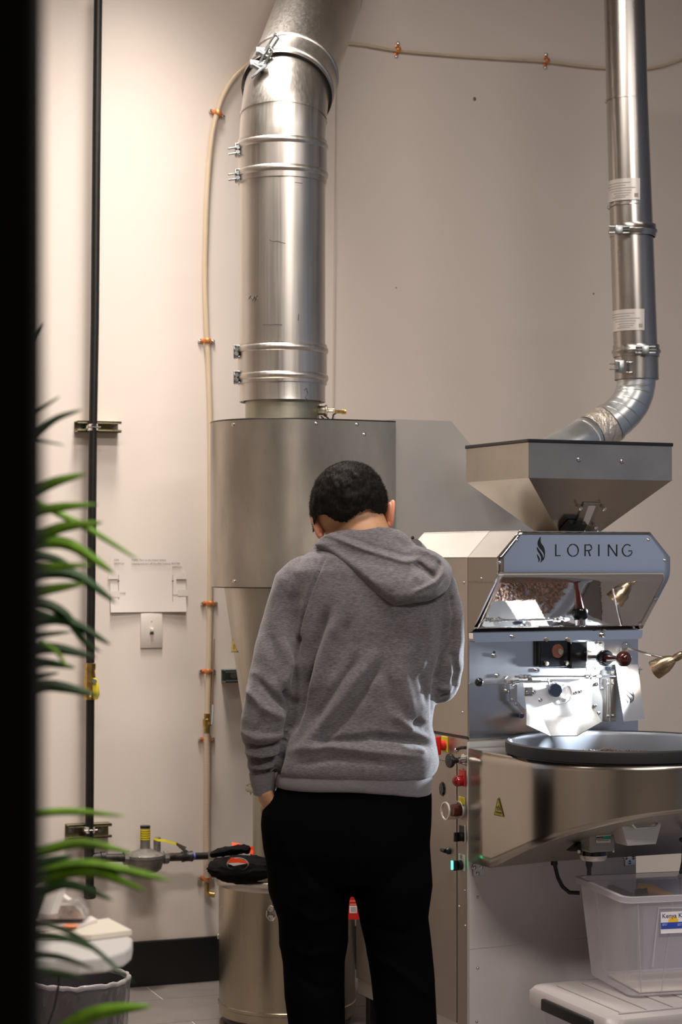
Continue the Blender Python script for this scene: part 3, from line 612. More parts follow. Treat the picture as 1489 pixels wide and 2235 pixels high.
tp = MB().tube(gp_[35:45], [fr(89 + (k % 3)) for k in range(10)], 40, cap=False).build('foil_tape', mat('wrinkled_clear_tape', (.66, .60, .52), .18, .7, bump=((45, 45, 25), .9, .012)), fl, FC)
# ================================================================== ROASTER
ro = thing('coffee_roaster', 'stainless coffee roaster with mirror head, hopper and round cooling tray', 'coffee roaster', (0, 0, 0), R(4), frame=FM)
def B_(mb, n, m, p=ro, **k): return mb.build(n, m, p, FM, **k)
W_ = .517; ZTOP = 1.417; CHF = .062; ZS = 1.352; YT = .37; YL = .67
# cabinet
B_(MB().box((.004, .004, .10), (W_ - .004, YL - .004, .90), .002), 'cabinet', PALES, smooth=0)
B_(MB().prism([(0.004, .004, .89), (W_ - .004, .004, .89), (W_ - .004, .004, ZS), (W_ - CHF, .004, ZTOP - .003), (CHF, .004, ZTOP - .003), (.004, .004, ZS)], (0, YT, 0)), 'upper_body', PALES, smooth=0)
zj = mx(1020, 1611).z
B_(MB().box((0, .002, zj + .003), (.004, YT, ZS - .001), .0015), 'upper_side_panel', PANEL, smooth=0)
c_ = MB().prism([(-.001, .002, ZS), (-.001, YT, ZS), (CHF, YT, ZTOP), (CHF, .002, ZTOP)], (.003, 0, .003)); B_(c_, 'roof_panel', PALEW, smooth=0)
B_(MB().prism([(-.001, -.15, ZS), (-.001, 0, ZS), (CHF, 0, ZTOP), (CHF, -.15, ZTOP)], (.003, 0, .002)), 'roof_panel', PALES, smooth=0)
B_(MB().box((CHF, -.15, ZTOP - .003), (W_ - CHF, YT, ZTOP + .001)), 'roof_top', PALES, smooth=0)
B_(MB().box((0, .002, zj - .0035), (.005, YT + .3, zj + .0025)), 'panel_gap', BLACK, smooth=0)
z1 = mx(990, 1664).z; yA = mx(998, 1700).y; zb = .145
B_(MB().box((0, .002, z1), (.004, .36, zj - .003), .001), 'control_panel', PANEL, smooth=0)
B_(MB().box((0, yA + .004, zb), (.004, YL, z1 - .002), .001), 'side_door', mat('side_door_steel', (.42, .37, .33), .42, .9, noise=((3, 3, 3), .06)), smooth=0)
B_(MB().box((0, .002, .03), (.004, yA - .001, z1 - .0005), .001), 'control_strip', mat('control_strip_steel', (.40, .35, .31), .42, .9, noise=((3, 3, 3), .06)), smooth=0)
B_(MB().box((-.001, -.001, .03), (.0035, .003, zj - .01)), 'edge_trim', PALEW, smooth=0)
B_(MB().box((0.002, yA - .002, zb), (.0045, yA + .005, z1 - .002)), 'door_gap', BLACK, smooth=0)
# front plates
zt_ = .885
B_(MB().box((.002, -.001, zt_), (W_, .004, 1.16), .001), 'front_plate', mat('front_plate_steel', (.62, .62, .64), .24, 1, noise=((4, 4, 4), .08), bump=((4, 4, 200), .04, .001)), smooth=0)
B_(MB().box((.004, .0, .06), (W_ - .006, .004, .575), .001), 'lower_front_panel', mat('lower_panel_steel', (.72, .66, .64), .5, .2, noise=((2, 2, 2), .05)), smooth=0)
B_(MB().box((.004, -.0005, .346), (W_ - .006, .003, .348)), 'panel_seam', PALEW, smooth=0)
for x, y in ((1043, 1958), (1043, 2113), (1041, 2230)):
    s = MB(); screw(s, my(x, y), (0, -1, 0), .0035, .003); B_(s, 'screw', CHROME)
for x, y in ((1015, 1944), (1003, 1979), (1016, 2021), (1013, 1272), (1010, 1555)):
    s = MB(); screw(s, mx(x, y), (-1, 0, 0), .0035, .003); B_(s, 'screw', CHROME)
for (x0, y0, x1, y1, bl) in ((1032, 1885, 1057, 1911, [(1036, 1893), (1051, 1892), (1043, 1906)]), (1363, 1868, 1386, 1888, [(1367, 1872), (1375, 1882), (1383, 1872)])):
    a = my(x0, y0); c = my(x1, y1); k_ = B_(MB().box((a.x, -.004, c.z), (c.x, -.0005, a.z), .001), 'corner_bracket', GALV, smooth=0)
    for (x, y) in bl: s = MB(); screw(s, my(x, y, -.004), (0, -1, 0), .005, .004); B_(s, 'bolt', CHROME, k_)
for y_ in (.04, YL - .035):
    for x_ in (.02, W_ - .03): B_(MB().box((x_, y_ - .012, 0), (x_ + .024, y_ + .012, .12), .002).cyl((x_ - .004, y_, .105), (x_ + .03, y_, .105), .014, 10), 'leg', IRON, smooth=0)
# ---- head cover: mirror front
prof = [(-.15, ZTOP), (-.15, 1.322)]
for k in range(1, 9):
    a = R(45) * k / 8; prof.append((-.15 + .05 * (1 - math.cos(a)), 1.322 - .05 * math.sin(a)))
prof.append((-.021, 1.159 + .003))
# smooth profile, side-to-side slightly domed
def zx(z):   # side chamfers at the top and bottom
    if z > ZS: return (z - ZS) / (ZTOP - ZS) * CHF
    return 0
P = []; full = []
for i in range(len(prof) - 1):
    n_ = 8 if i == 0 else (10 if i == len(prof) - 2 else 1)
    for k in range(n_): t = k / n_; full.append((prof[i][0] * (1 - t) + prof[i + 1][0] * t, prof[i][1] * (1 - t) + prof[i + 1][1] * t))
full.append(prof[-1]); nx = 24; b = MB(); vs = []
full = sorted(set(full + [(-.15, ZS)]), key=lambda q: -q[1])
for (yy, zz) in full:
    for i in range(nx + 1): t = i / nx; x = zx(zz) + t * (W_ - 2 * zx(zz)); vs.append((x, yy, zz))
n = len(full); fs = [(j * (nx + 1) + i, j * (nx + 1) + i + 1, (j + 1) * (nx + 1) + i + 1, (j + 1) * (nx + 1) + i) for j in range(n - 1) for i in range(nx)]
b._a(vs, fs); hm = B_(b, 'mirror_panel', MIRR, smooth=60)
hm.modifiers.new('t', 'SOLIDIFY').thickness = .0015; hm.modifiers['t'].offset = -1
side = [(0, q[0] + .001, q[1]) for q in full if q[1] <= ZS] + [(0, 0, 1.159), (0, 0, ZS)]
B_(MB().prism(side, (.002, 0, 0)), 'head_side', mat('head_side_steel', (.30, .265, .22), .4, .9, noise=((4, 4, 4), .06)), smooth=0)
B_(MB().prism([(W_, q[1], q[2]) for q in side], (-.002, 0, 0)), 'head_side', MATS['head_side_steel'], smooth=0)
B_(MB().box((-.0006, -.128, 1.2885), (.0, 0, 1.2915)), 'side_line', CASTG, smooth=0)  # thin grey line across the head side
# lip
za, zb_ = my(1031, 1382, -.021).z, my(1035, 1402, -.021).z
LM = MB(); r_ = .012; pl = [(.002, za), (W_, za)] + [(W_ - r_ + r_ * math.cos(a), zb_ + r_ - r_ * math.sin(a)) for a in [k * PI / 8 for k in range(5)]] + [(.002 + r_ - r_ * math.sin(a), zb_ + r_ - r_ * math.cos(a)) for a in [k * PI / 8 for k in range(5)]]
B_(LM.prism([(x, -.022, z) for x, z in pl], (0, .022, 0)), 'head_lip', MIRR, smooth=30)
for x, y in ((1129, 1179), (1092, 1228), (1416, 1178), (1452, 1223), (1433, 1307), (1399, 1363)):
    Y = -.1505 if y < 1250 else None
    if Y is None:
        q = my(x, y, -.15)
        for _ in range(6): yy = -.135 + (1.285 - q.z) * .9; q = my(x, y, min(-.02, yy) - .002)
        nn = (0, -.7, -.7)
    else: q = my(x, y, Y); nn = (0, -1, 0)
    s = MB(); screw(s, q, nn, .004, .003); B_(s, 'screw', CHROME, hm)
for x, y in ((1002, 1161), (1083, 1158), (1108, 1158), (1137, 1158), (1354, 1158), (1392, 1158)):
    q = ray(x, y + 1, FM, 2, ZTOP); q = Vector((min(max(q.x, CHF + .01), W_ - CHF - .01), min(max(q.y, -.14), YT - .01), ZTOP + .001)); s = MB(); screw(s, q, (0, 0, 1), .0035, .003); B_(s, 'screw', CHROME, hm)
s = MB(); screw(s, mx(1051, 1263), (-1, 0, 0), .0035, .003); B_(s, 'screw', CHROME, hm)
# lettering LORING: thin stroked capitals
LY = -.1512; zc = my(1211, 1202, LY); INKB = mat('black_logo', (.012, .012, .012), .4)
def stroke(lines, wd, name, y=LY):
    b = MB()
    for L in lines:
        L = [Vector((p[0], y, p[1])) for p in L]
        for i in range(len(L) - 1):
            t = (L[i + 1] - L[i]).normalized(); nrm = Vector((-t.z, 0, t.x)) * wd / 2; e = t * wd * .0
            b.prism([L[i] - nrm - e, L[i + 1] - nrm + e, L[i + 1] + nrm + e, L[i] + nrm - e], (0, .0008, 0))
    return B_(b, name, INKB, hm, smooth=0)
h_ = my(1211, 1188, LY).z - my(1211, 1214, LY).z; z0 = my(1211, 1214, LY).z
def X(x): return my(x, 1200, LY).x
def arc(cx_, cz_, rx, rz, a0, a1, n=20): return [(cx_ + rx * math.cos(R(a0 + (a1 - a0) * k / n)), cz_ + rz * math.sin(R(a0 + (a1 - a0) * k / n))) for k in range(n + 1)]
wd = .0028
x = X(1214); stroke([[(x, z0 + h_), (x, z0)], [(x, z0 + wd / 2), (X(1224), z0 + wd / 2)]], wd, 'letter')
ox = (X(1240) + X(1263)) / 2; orr = (X(1263) - X(1240)) / 2; zm = z0 + h_ / 2; stroke([arc(ox, zm, orr, h_ / 2, -86, 86), arc(ox, zm, orr, h_ / 2, 94, 266)], wd, 'letter')
x = X(1278); rw = X(1288); stroke([[(x, z0), (x, z0 + h_)], [(x, z0 + h_ - wd / 2), (rw - .003, z0 + h_ - wd / 2)] + arc(rw - .003, z0 + h_ * .73, .0085, h_ * .25, 90, -90, 10) + [(x, z0 + h_ * .48)], [(rw - .004, z0 + h_ * .48), (X(1289), z0)]], wd, 'letter')
x = X(1308); stroke([[(x, z0), (x, z0 + h_)]], wd, 'letter')
x = X(1329); x2 = X(1347); stroke([[(x, z0), (x, z0 + h_)], [(x, z0 + h_), (x2, z0)], [(x2, z0), (x2, z0 + h_)]], wd, 'letter')
gx = X(1370); stroke([arc(gx, zm, orr * .95, h_ / 2, 50, 262, 20), arc(gx, zm, orr * .95, h_ / 2, 272, 345, 8) , [(gx + orr * .92, zm - h_ * .05), (gx + orr * .25, zm - h_ * .05)]], wd, 'letter')
def flame(M, parent, name, frame=FM):
    """two S-shaped tongues; unit box 1 high, .34 wide"""
    A = [([(.16, 1.0), (.06, .86), (.03, .72), (.10, .58), (.24, .44), (.31, .30), (.26, .14), (.22, .06)], [(.16, 1.0), (.15, .86), (.17, .76), (.28, .62), (.33, .48), (.34, .32), (.30, .16), (.22, .06)]),
         ([(.0, .62), (.02, .48), (.12, .34), (.18, .22), (.18, .10), (.14, .0)], [(.0, .62), (.07, .52), (.17, .40), (.25, .26), (.24, .12), (.14, .0)]),
         ([(.0, .34), (.02, .24), (.07, .12), (.06, .02)], [(.0, .34), (.06, .26), (.12, .14), (.06, .02)])]
    for L_, R_ in A:
        b = MB(); n_ = len(L_)
        def sm(Q): 
            out = []
            for i in range(len(Q) - 1):
                p0, p1, p2, p3 = Q[max(i - 1, 0)], Q[i], Q[i + 1], Q[min(i + 2, len(Q) - 1)]
                for k in range(4):
                    t = k / 4; out.append(tuple(.5 * (2 * p1[c] + (p2[c] - p0[c]) * t + (2 * p0[c] - 5 * p1[c] + 4 * p2[c] - p3[c]) * t * t + (3 * p1[c] - p0[c] - 3 * p2[c] + p3[c]) * t ** 3) for c in (0, 1)))
            return out + [Q[-1]]
        l, r = sm(L_), sm(R_); m_ = min(len(l), len(r)); vs = [M(*l[i]) for i in range(m_)] + [M(*r[i]) for i in range(m_)]
        b._a(vs, [(i, i + 1, m_ + i + 1, m_ + i) for i in range(m_ - 1)]); B_(b, name, INKB, parent, smooth=0)
a = my(1173, 1229, LY); t_ = my(1173, 1171, LY)
flame(lambda u, v: (a.x + u * (t_.z - a.z), LY, a.z + v * (t_.z - a.z)), hm, 'flame_emblem')
# ---- hopper
hx0, hx1, hy0, hy1 = .0464, .4706, -.2252, .095; hz0, hz1, hzb = 1.549, 1.6386, ZTOP
HM = mat('hopper_steel', (.42, .385, .34), .30, .95, noise=[((5, 5, 5), .12, 4)])
b = MB(); b.box((hx0, hy0, hz0), (hx1, hy1, hz1 - .003)); ho = B_(b, 'hopper', HM, smooth=0)
cxh, cyh = .2585, -.065; hw, hd = .062, .055
b = MB(); q0 = [(hx0, hy0), (hx1, hy0), (hx1, hy1), (hx0, hy1)]; q1 = [(cxh - hw, cyh - hd), (cxh + hw, cyh - hd), (cxh + hw, cyh + hd), (cxh - hw, cyh + hd)]
b._a([(x, y, hz0) for x, y in q0] + [(x, y, hzb) for x, y in q1], [(i, (i + 1) % 4, 4 + (i + 1) % 4, 4 + i) for i in range(4)]); fn = B_(b, 'hopper_funnel', mat('funnel_steel', (.52, .47, .41), .20, 1, noise=[((5, 5, 5), .12, 4)]), smooth=0)
B_(MB().box((hx0 - .003, hy0 - .003, hz1 - .003), (hx1 + .003, hy1 + .003, hz1 + .006), .002), 'hopper_lid', BLACK, smooth=0)
B_(MB().box((hx0 - .0008, hy0 - .0008, hz0 - .001), (hx1 + .0008, hy1 + .0008, hz0 + .001)), 'hopper_fold', HM, smooth=0)
for x, y in ((1264, 1003), (1358, 1007)): s = MB(); screw(s, my(x, y, hy0), (0, -1, 0), .006, .006); B_(s, 'bolt', CHROME, ho)
# slide gate window on the funnel's front face
fn_o = Vector(((hx0 + hx1) / 2, hy0, hz0)); fd = Vector((0, (cyh - hd) - hy0, hzb - hz0)).normalized(); fnm = Vector((0, -abs(fd.z), -abs(fd.y))).normalized()
def onf(x, y, off=0):
    o_ = FM.inverted() @ Vector((0, 0, CH)); v = FM.inverted() @ (FC @ px(x, y, 1)) - o_; t = ((fn_o + fnm * off) - o_).dot(fnm) / v.dot(fnm); return o_ + v * t
gt = B_(MB().prism([onf(x, y, .001) for x, y in [(1270, 1093), (1318, 1095), (1290, 1147), (1252, 1146)]], fnm * .006), 'gate_frame', CHROME, ho, smooth=0) if 0 else B_(MB().prism([onf(x, y, .001) for x, y in [(1274, 1096), (1310, 1097), (1290, 1145), (1254, 1144)]], fnm * .005), 'gate_frame', HM, ho, smooth=0)
B_(MB().prism([onf(x, y, .0062) for x, y in [(1284, 1105), (1300, 1105), (1284, 1144), (1270, 1144)]], fnm * .0015), 'gate_window', PALEW, gt, smooth=0) if 0 else MB().prism([onf(x, y, .0062) for x, y in [(1284, 1105), (1300, 1105), (1284, 1144), (1270, 1144)]], fnm * .0015).build('gate_window', PALEW, ho, FM, smooth=0)
MB().prism([onf(x, y, .002) for x, y in [(1240, 1134), (1275, 1135), (1266, 1152), (1222, 1155)]], fnm * .02).build('gate_plate', BLACKG, ho, FM, smooth=0)
for x, y in ((1264, 1105), (1316, 1106), (1297, 1147)): s = MB(); s.cyl(onf(x, y), onf(x, y, .014), .0045, 10); s.lathe([(0, .016), (.006, .012), (.006, .006)], onf(x, y), fnm, 8); s.build('bolt', CHROME, ho, FM)
for k in range(4): pass
# ---- bearing block, second block, sight plate
bb = my(1210, 1420, -.0); BT = .020
a = my(1178, 1391, -BT); c = my(1243, 1455, -BT)
bl = B_(MB().box((a.x, -BT, c.z), (c.x, 0, a.z), .004), 'bearing_block', BLACKG, smooth=0)
for x, y in ((1191.5, 1396), (1238, 1396), (1192, 1448), (1237, 1447)):
    s = MB(); s.lathe([(0, .007), (.0055, .006), (.0062, .003), (.0062, 0)], my(x, y, -BT), (0, -1, 0), 6 if 0 else 14); s.build('bolt', mat('pale_brass_bolt', (.62, .55, .42), .3, 1), bl, FM)
c = my(1217, 1421, -BT); MB().lathe([(0, .004), (.0165, .004), (.018, .002), (.018, 0)], c, (0, -1, 0), 28).build('bushing', BROWN, bl, FM)
MB().lathe([(0, .009), (.006, .009), (.0075, .007), (.0075, 0)], my(1221, 1422, -BT), (0, -1, 0), 20).build('shaft_end', OLIVE, bl, FM)
a = my(1246, 1402, -.03); c = my(1282, 1459, -.03); B_(MB().box((a.x, -.03, c.z), (c.x, 0, a.z), .003), 'trier_block', BLACKG, smooth=0)
a = my(1282, 1400, -.004); c = my(1320, 1463, -.004); sp = B_(MB().box((a.x, -.004, c.z), (c.x, 0, a.z), .004), 'sight_plate', PALEW, smooth=0)
for x, y in ((1303, 1404), (1299, 1458), (1311, 1405)): s = MB(); screw(s, my(x, y, -.004), (0, -1, 0), .0045, .005); s.build('bolt', CHROME, sp, FM)
# trier
t0 = my(1291, 1434, 0); ax = Vector((0, -1, 0))
B_(MB().lathe([(.0, 0), (.0145, 0), (.0145, .055), (0, .055)], t0, ax, 24), 'trier_tube', CHROME)
B_(MB().lathe([(0, .050), (.016, .050), (.021, .056), (.021, .075), (.017, .080), (0, .080)], t0, ax, 28), 'trier_collar', BLACKG)
# handle axis leans so its ball lands right of the collar
t1 = t0 + ax * .07; bt = my(1361, 1438, -.175); ax2 = (bt - t1).normalized(); L2 = (bt - t1).length
B_(MB().lathe([(0, 0), (.010, 0), (.0115, .012), (.0095, .035), (.0065, L2 - .035), (.007, L2 - .026), (.011, L2 - .019), (.0165, L2 - .012), (.0205, L2), (.0195, L2 + .009), (.014, L2 + .0165), (.006, L2 + .0205), (0, L2 + .0212)], t1, ax2, 32), 'trier_handle', DKRED)
# round plate and work lamp
B_(MB().lathe([(0, .003), (.0165, .003), (.0175, 0)], my(1366, 1415, 0), (0, -1, 0), 28), 'lamp_mount', STEELH)
s = MB(); screw(s, my(1368, 1405, -.003), (0, -1, 0), .003, .003); B_(s, 'bolt', CHROME)
lh = my(1452, 1447, -.135); p0 = my(1372, 1416, -.003); p1 = my(1385, 1419, -.02); p2 = my(1422, 1429, -.13)
arm = B_(MB().tube([p0, p1, (p1 + p2) / 2, p2, lh + Vector((.0, 0, .012))], .0032, 10), 'lamp_arm', CHROME)
tgt = my(1190, 1520, -.03)
mouth = my(1431, 1461, -.105); tail = my(1489, 1428, -.165); aim = (mouth - tail).normalized(); Lh = (mouth - tail).length
MB().lathe([(0, -.002), (.008, -.002), (.0105, .004), (.0105, .020), (.0085, .024), (.013, .030), (.018, .040), (.0235, .056), (.0265, Lh), (.0265, Lh + .002), (.0245, Lh + .002), (.021, .058), (.012, .036), (0, .036)], tail, aim, 32).build('lamp_head', NICKEL, arm, FM)
MB().sph(tail + aim * .052, .009, 12, 8).build('bulb', mat('led_bulb', (1, 1, 1), .3, emit=((.85, .92, 1), 30)), arm, FM)
spl = bpy.data.lights.new('work_lamp_light', 'SPOT'); spl.energy = 36; spl.color = (.80, .90, 1); spl.spot_size = R(88); spl.spot_blend = .6; spl.shadow_soft_size = .012
so = bpy.data.objects.new('work_lamp_light', spl); COL.objects.link(so); lp = FM @ (mouth + aim * .004); so.location = lp
so.rotation_euler = ((FM @ tgt) - lp).to_track_quat('-Z', 'Y').to_euler()
# ---- discharge door and chute
YC = -.035
DM = mat('door_steel', (.86, .86, .87), .35, .6, noise=((5, 5, 5), .05))
pl = [(1141, 1483), (1149, 1547), (1182, 1562), (1242, 1562), (1290, 1534), (1291, 1481)]
dp_ = B_(MB().prism([my(x, y, YC) for x, y in pl], (0, .004, 0)), 'discharge_door', DM, smooth=0)
up_ = [(1149, 1547), (1182, 1562), (1242, 1562), (1290, 1534)]; lw_ = [(1149, 1582), (1202, 1606), (1260, 1605), (1314, 1575)]
U = [my(x, y, YC - .002) for x, y in up_]; Lo = [my(x, y, -.115) for x, y in lw_]
b = MB()
for i in range(3): b.prism([U[i], U[i + 1], Lo[i + 1], Lo[i]], (0, 0, -.002))
b.prism([U[0], Lo[0], my(1149, 1560, -.01)], (.002, 0, 0)); B_(b, 'chute', STEELH, smooth=0)
b = MB(); b.prism([my(x, y, -.10) for x, y in [(1300, 1480), (1306, 1480), (1306, 1504), (1317, 1527), (1316, 1576), (1311, 1578), (1311, 1560), (1292, 1536), (1300, 1510)]], (0, .003, 0)) if 0 else b.prism([my(x, y, -.06) for x, y in [(1302, 1478), (1307, 1478), (1308, 1503), (1316, 1527), (1315, 1575), (1292, 1545), (1292, 1500)]], (0, .003, 0)); cb_ = B_(b, 'chute_bracket', STEELH, smooth=0)
for x, y in ((1300, 1540), (1308, 1556), (1304, 1493)): s = MB(); screw(s, my(x, y, -.061), (0, -1, 0), .004, .004); s.build('bolt', CHROME, cb_, FM)
b = MB(); b.prism([my(x, y, -.03) for x, y in [(1112, 1488), (1129, 1488), (1129, 1530), (1146, 1548), (1146, 1560), (1124, 1535), (1114, 1532)]], (0, .003, 0)); cb_ = B_(b, 'chute_bracket', STEELH, smooth=0)
for x, y in ((1119, 1528), (1127, 1537)): s = MB(); screw(s, my(x, y, -.031), (0, -1, 0), .004, .004); s.build('bolt', CHROME, cb_, FM)
s = MB(); s.cyl(my(1138, 1562, 0), my(1139, 1563, -.03), .006, 12); B_(s, 'door_stop', BLUED)
b = MB(); c = my(1228, 1509, YC); b.lathe([(.013, .002), (.013, .016), (.0175, .018), (.0185, .012), (.0185, .002)], c, (0, -1, 0), 32); b.build('knob_ring', PALEW, dp_, FM)
c = my(1213, 1507, YC - .02); MB().lathe([(0, .004), (.0165, .004), (.0175, .002), (.0175, -.008), (.010, -.010)], c, (-.15, -1, 0), 32).build('knob', BLUED, dp_, FM)
for x, y in ((1165, 1511), (1150, 1511), (1254, 1512), (1266, 1509), (1179, 1528), (1212, 1494)): s = MB(); s.lathe([(.0055, 0), (.0055, .002), (.0042, .002), (.0042, .006), (.002, .006), (.002, .003), (0, .003)], my(x, y, YC), (0, -1, 0), 12); s.build('bolt', CHROME, dp_, FM)
for A in ([(1222, 1528), (1226, 1534), (1236, 1534), (1244, 1527), (1247, 1510), (1243, 1492)], [(1232, 1522), (1242, 1518)]):
    MB().tube([my(x, y, YC - .004) for x, y in A], .0012, 6).build('edge_wire', CASTG, dp_, FM)
s = MB(); s.box(my(1145, 1500, YC), my(1163, 1519, YC - .003), .001); s.build('latch_plate', STEELH, dp_, FM)
# rods
YR = -.055
rod = B_(MB().tube([my(1125, 1477, YR), my(1343, 1476, YR)], .0026, 10), 'pivot_rod', CHROME)
for x, w__, r in ((1137, 6, .0055), (1146, 4, .006), (1155, 6, .0052), (1280, 6, .006), (1288, 5, .007), (1303, 7, .006), (1310, 3, .0045)): s = MB(); s.cyl(my(x - w__ / 2, 1477, YR), my(x + w__ / 2, 1477, YR), r, 12); s.build('collar', STEELH, rod, FM)
MB().cyl(my(1290, 1463, YR), my(1290, 1484, YR), .002, 8).build('pin', CHROME, rod, FM)
lv = B_(MB().tube([mx(1018, 1495, .004), my(1035, 1491, -.04), my(1046, 1489, -.07), my(1062, 1492, -.07), my(1110, 1492, -.065)], [.001, .0012, .003, .0025, .0025], 10), 'lever_rod', CHROME)
MB().sph(my(1046, 1489, -.072), .0112, 20, 14).build('lever_ball', BLACKG, lv, FM)
s = MB(); s.cyl(my(1110, 1491, -.065), my(1132, 1488, -.06), .006, 12); s.cyl(my(1116, 1491, -.066), my(1120, 1490, -.065), .008, 12); s.cyl(my(1130, 1488, -.06), my(1180, 1488, -.055), .0038, 10); s.cyl(my(1180, 1488, -.055), my(1205, 1488, -.055), .0022, 10); s.cyl(my(1197, 1480, -.056), my(1198, 1494, -.056), .002, 8); s.cyl(my(1155, 1485, -.056), my(1159, 1485, -.056), .0075, 10); s.build('rod_joint', CHROME, lv, FM)
b = MB(); b.prism([my(x, y, -.004) for x, y in [(1104, 1482), (1110, 1476), (1150, 1475), (1150, 1488), (1104, 1488)]], (0, .004, 0)); B_(b, 'pivot_bracket', STEELH, smooth=0)
# hinge post + swing plate with flame
h0 = my(1323, 1482, -.01); h1 = my(1345, 1574, -.01); hp = B_(MB().box((h0.x, -.012, h1.z), (h1.x, 0, h0.z), .002), 'hinge_post', STEELH, smooth=0)
MB().cyl((h0.x + .010, -.014, h1.z), (h0.x + .010, -.014, h0.z), .003, 8).build('hinge_pin', CASTG, hp, FM)
for x, y in ((1328, 1493), (1338, 1492), (1328, 1563), (1338, 1562), (1314, 1502), (1338, 1468)): s = MB(); screw(s, my(x, y, -.013), (0, -1, 0), .0045, .004); s.build('bolt', CHROME, hp, FM)
sq = [(1344, 1450), (1392, 1450), (1408, 1569), (1362, 1573)]
swp = B_(MB().prism([my(sq[0][0], sq[0][1], -.03), my(sq[1][0], sq[1][1], -.03), my(sq[2][0], sq[2][1], -.075), my(sq[3][0], sq[3][1], -.075)], (0, .002, 0)), 'swing_plate', mat('swing_plate_steel', (.66, .63, .61), .3, .9), smooth=0)
B_(MB().prism([my(1362, 1573, -.075), my(1408, 1569, -.075), my(1408, 1569, -.055), my(1362, 1573, -.055)], (0, 0, -.002)), 'plate_fold', PALEW, smooth=0)
B_(MB().prism([my(1344, 1450, -.03), my(1362, 1573, -.075), my(1362, 1573, -.055), my(1344, 1450, -.01)], (.0015, 0, 0)), 'plate_flange', PALEW, smooth=0)
A0, A1, A3 = my(1368, 1536, -.0645), my(1386, 1536, -.0645), my(1364, 1488, -.0465)
def FLM(u, v): return Vector(A0) + (Vector(A1) - Vector(A0)) * (u / .34) + (Vector(A3) - Vector(A0)) * v
flame(FLM, swp, 'flame_emblem')
MB().tube([my(1390, 1461, -.03), my(1402, 1461, -.03)], .0012, 6).build('cotter_pin', CHROME, swp, FM); MB().tube([my(1398, 1452, -.03), my(1396, 1472, -.03)], .0012, 6).build('cotter_pin', CHROME, swp, FM)
for (x, y) in ((1079, 1431), (1172, 1463), (1086, 1475), (1106, 1508), (1316, 1385), (1119, 1390)): s = MB(); s.lathe([(.0065, 0), (.0065, .0015), (.0048, .0015), (.0048, .007), (.0025, .007), (0, .004)], my(x, y, -.001 if y > 1410 else -.022), (0, -1, 0), 12); B_(s, 'bolt', CHROME)
s = MB(); s.lathe([(0, .0005), (.0035, .0005)], my(1079, 1424, -.001), (0, -1, 0), 12); B_(s, 'hole', BLACK)
for (x, y) in ((1316, 1377), (1315, 1387)): s = MB(); s.lathe([(0, .012), (.004, .011), (.0055, .006), (.0055, 0)], my(x, y, -.022), (0, -1, 0), 12); B_(s, 'acorn_nut', CHROME)
s = MB(); s.cyl(my(1325, 1461, -.001), my(1343, 1463, -.02), .0016, 8); s.box(my(1325, 1455, -.002), my(1333, 1464, -.010)); B_(s, 'small_stud', BLUED)
# ---- cooling tray and skirt
TX, TY, TR = .272, -.292, .284; ZRIM = .8935
tr_ = B_(MB().lathe([(0, ZRIM - .062), (TR - .014, ZRIM - .060), (TR - .013, ZRIM - .029), (TR - .001, ZRIM - .026), (TR + .001, ZRIM - .008), (TR, ZRIM), (TR - .004, ZRIM + .003), (TR - .009, ZRIM), (TR - .012, ZRIM - .008), (TR - .016, ZRIM - .054), (0, ZRIM - .056)], (TX, TY, 0), (0, 0, 1), 96), 'cooling_tray', TRAYM, smooth=50)
MB().lathe([(TR - .012, ZRIM - .030), (TR + .0015, ZRIM - .026), (TR + .003, ZRIM - .008), (TR + .002, ZRIM), (TR - .003, ZRIM + .0035), (TR - .008, ZRIM + .001)], (TX, TY, 0), (0, 0, 1), 96).build('tray_rim', mat('black_rim_rubber', (.008, .008, .009), .6), tr_, FM)
SX, SY, SR = .292, -.292, .292; ZSK = .862
def skz(y): return .572 if y > -.12 else .572 + (-.12 - y) * .385
pts = [(0, 0), (0, -.08), (0, -.12), (0, -.2), (0, SY)]; pts += [(SX - SR * math.cos(R(a)), SY - SR * math.sin(R(a))) for a in range(4, 181, 4)]; pts += [(2 * SR, -.2), (2 * SR, -.12), (2 * SR, 0)]
b = MB(); n = len(pts); vs = []; cum = [0]
rows = 10
for j in range(rows + 1):
    for (x, y) in pts: zb0 = skz(y); vs.append((x, y, zb0 + (ZSK - zb0) * j / rows))
b._a(vs, [(j * n + i, j * n + i + 1, (j + 1) * n + i + 1, (j + 1) * n + i) for j in range(rows) for i in range(n - 1)])
sk = B_(b, 'tray_skirt', SKIRTM, smooth=40); sk.modifiers.new('t', 'SOLIDIFY').thickness = .002
rt = TR - .008; b = MB(); b.quad(*([(0, 0, ZSK), (0, TY, ZSK)] + [(TX - rt * math.cos(R(a)), TY + rt * math.sin(R(a)), ZSK) for a in range(0, 91, 6)] + [(TX, 0, ZSK)]))
b.quad(*([(2 * SR, 0, ZSK), (2 * SR, TY, ZSK)] + [(TX + rt * math.cos(R(a)), TY + rt * math.sin(R(a)), ZSK) for a in range(0, 91, 6)] + [(TX, 0, ZSK)])); B_(b, 'skirt_deck', STEELH, smooth=0)
b = MB(); m_ = len([1 for p in pts]); mid_ = m_ // 2
vs = [(x, y, skz(y) + .001) for x, y in pts]; 
A_ = [i for i in range(n)]
for i in range(n // 2):
    a1_, a2_ = i, i + 1; c1, c2 = n - 1 - i, n - 2 - i
    if c2 > a2_: b.quad(vs[a1_], vs[a2_], vs[c2], vs[c1])
    elif c2 == a2_: b.quad(vs[a1_], vs[a2_], vs[c1])
B_(b, 'tray_underside', mat('underside_steel', (.50, .45, .39), .36, .9, noise=((3, 3, 3), .06)), smooth=0)
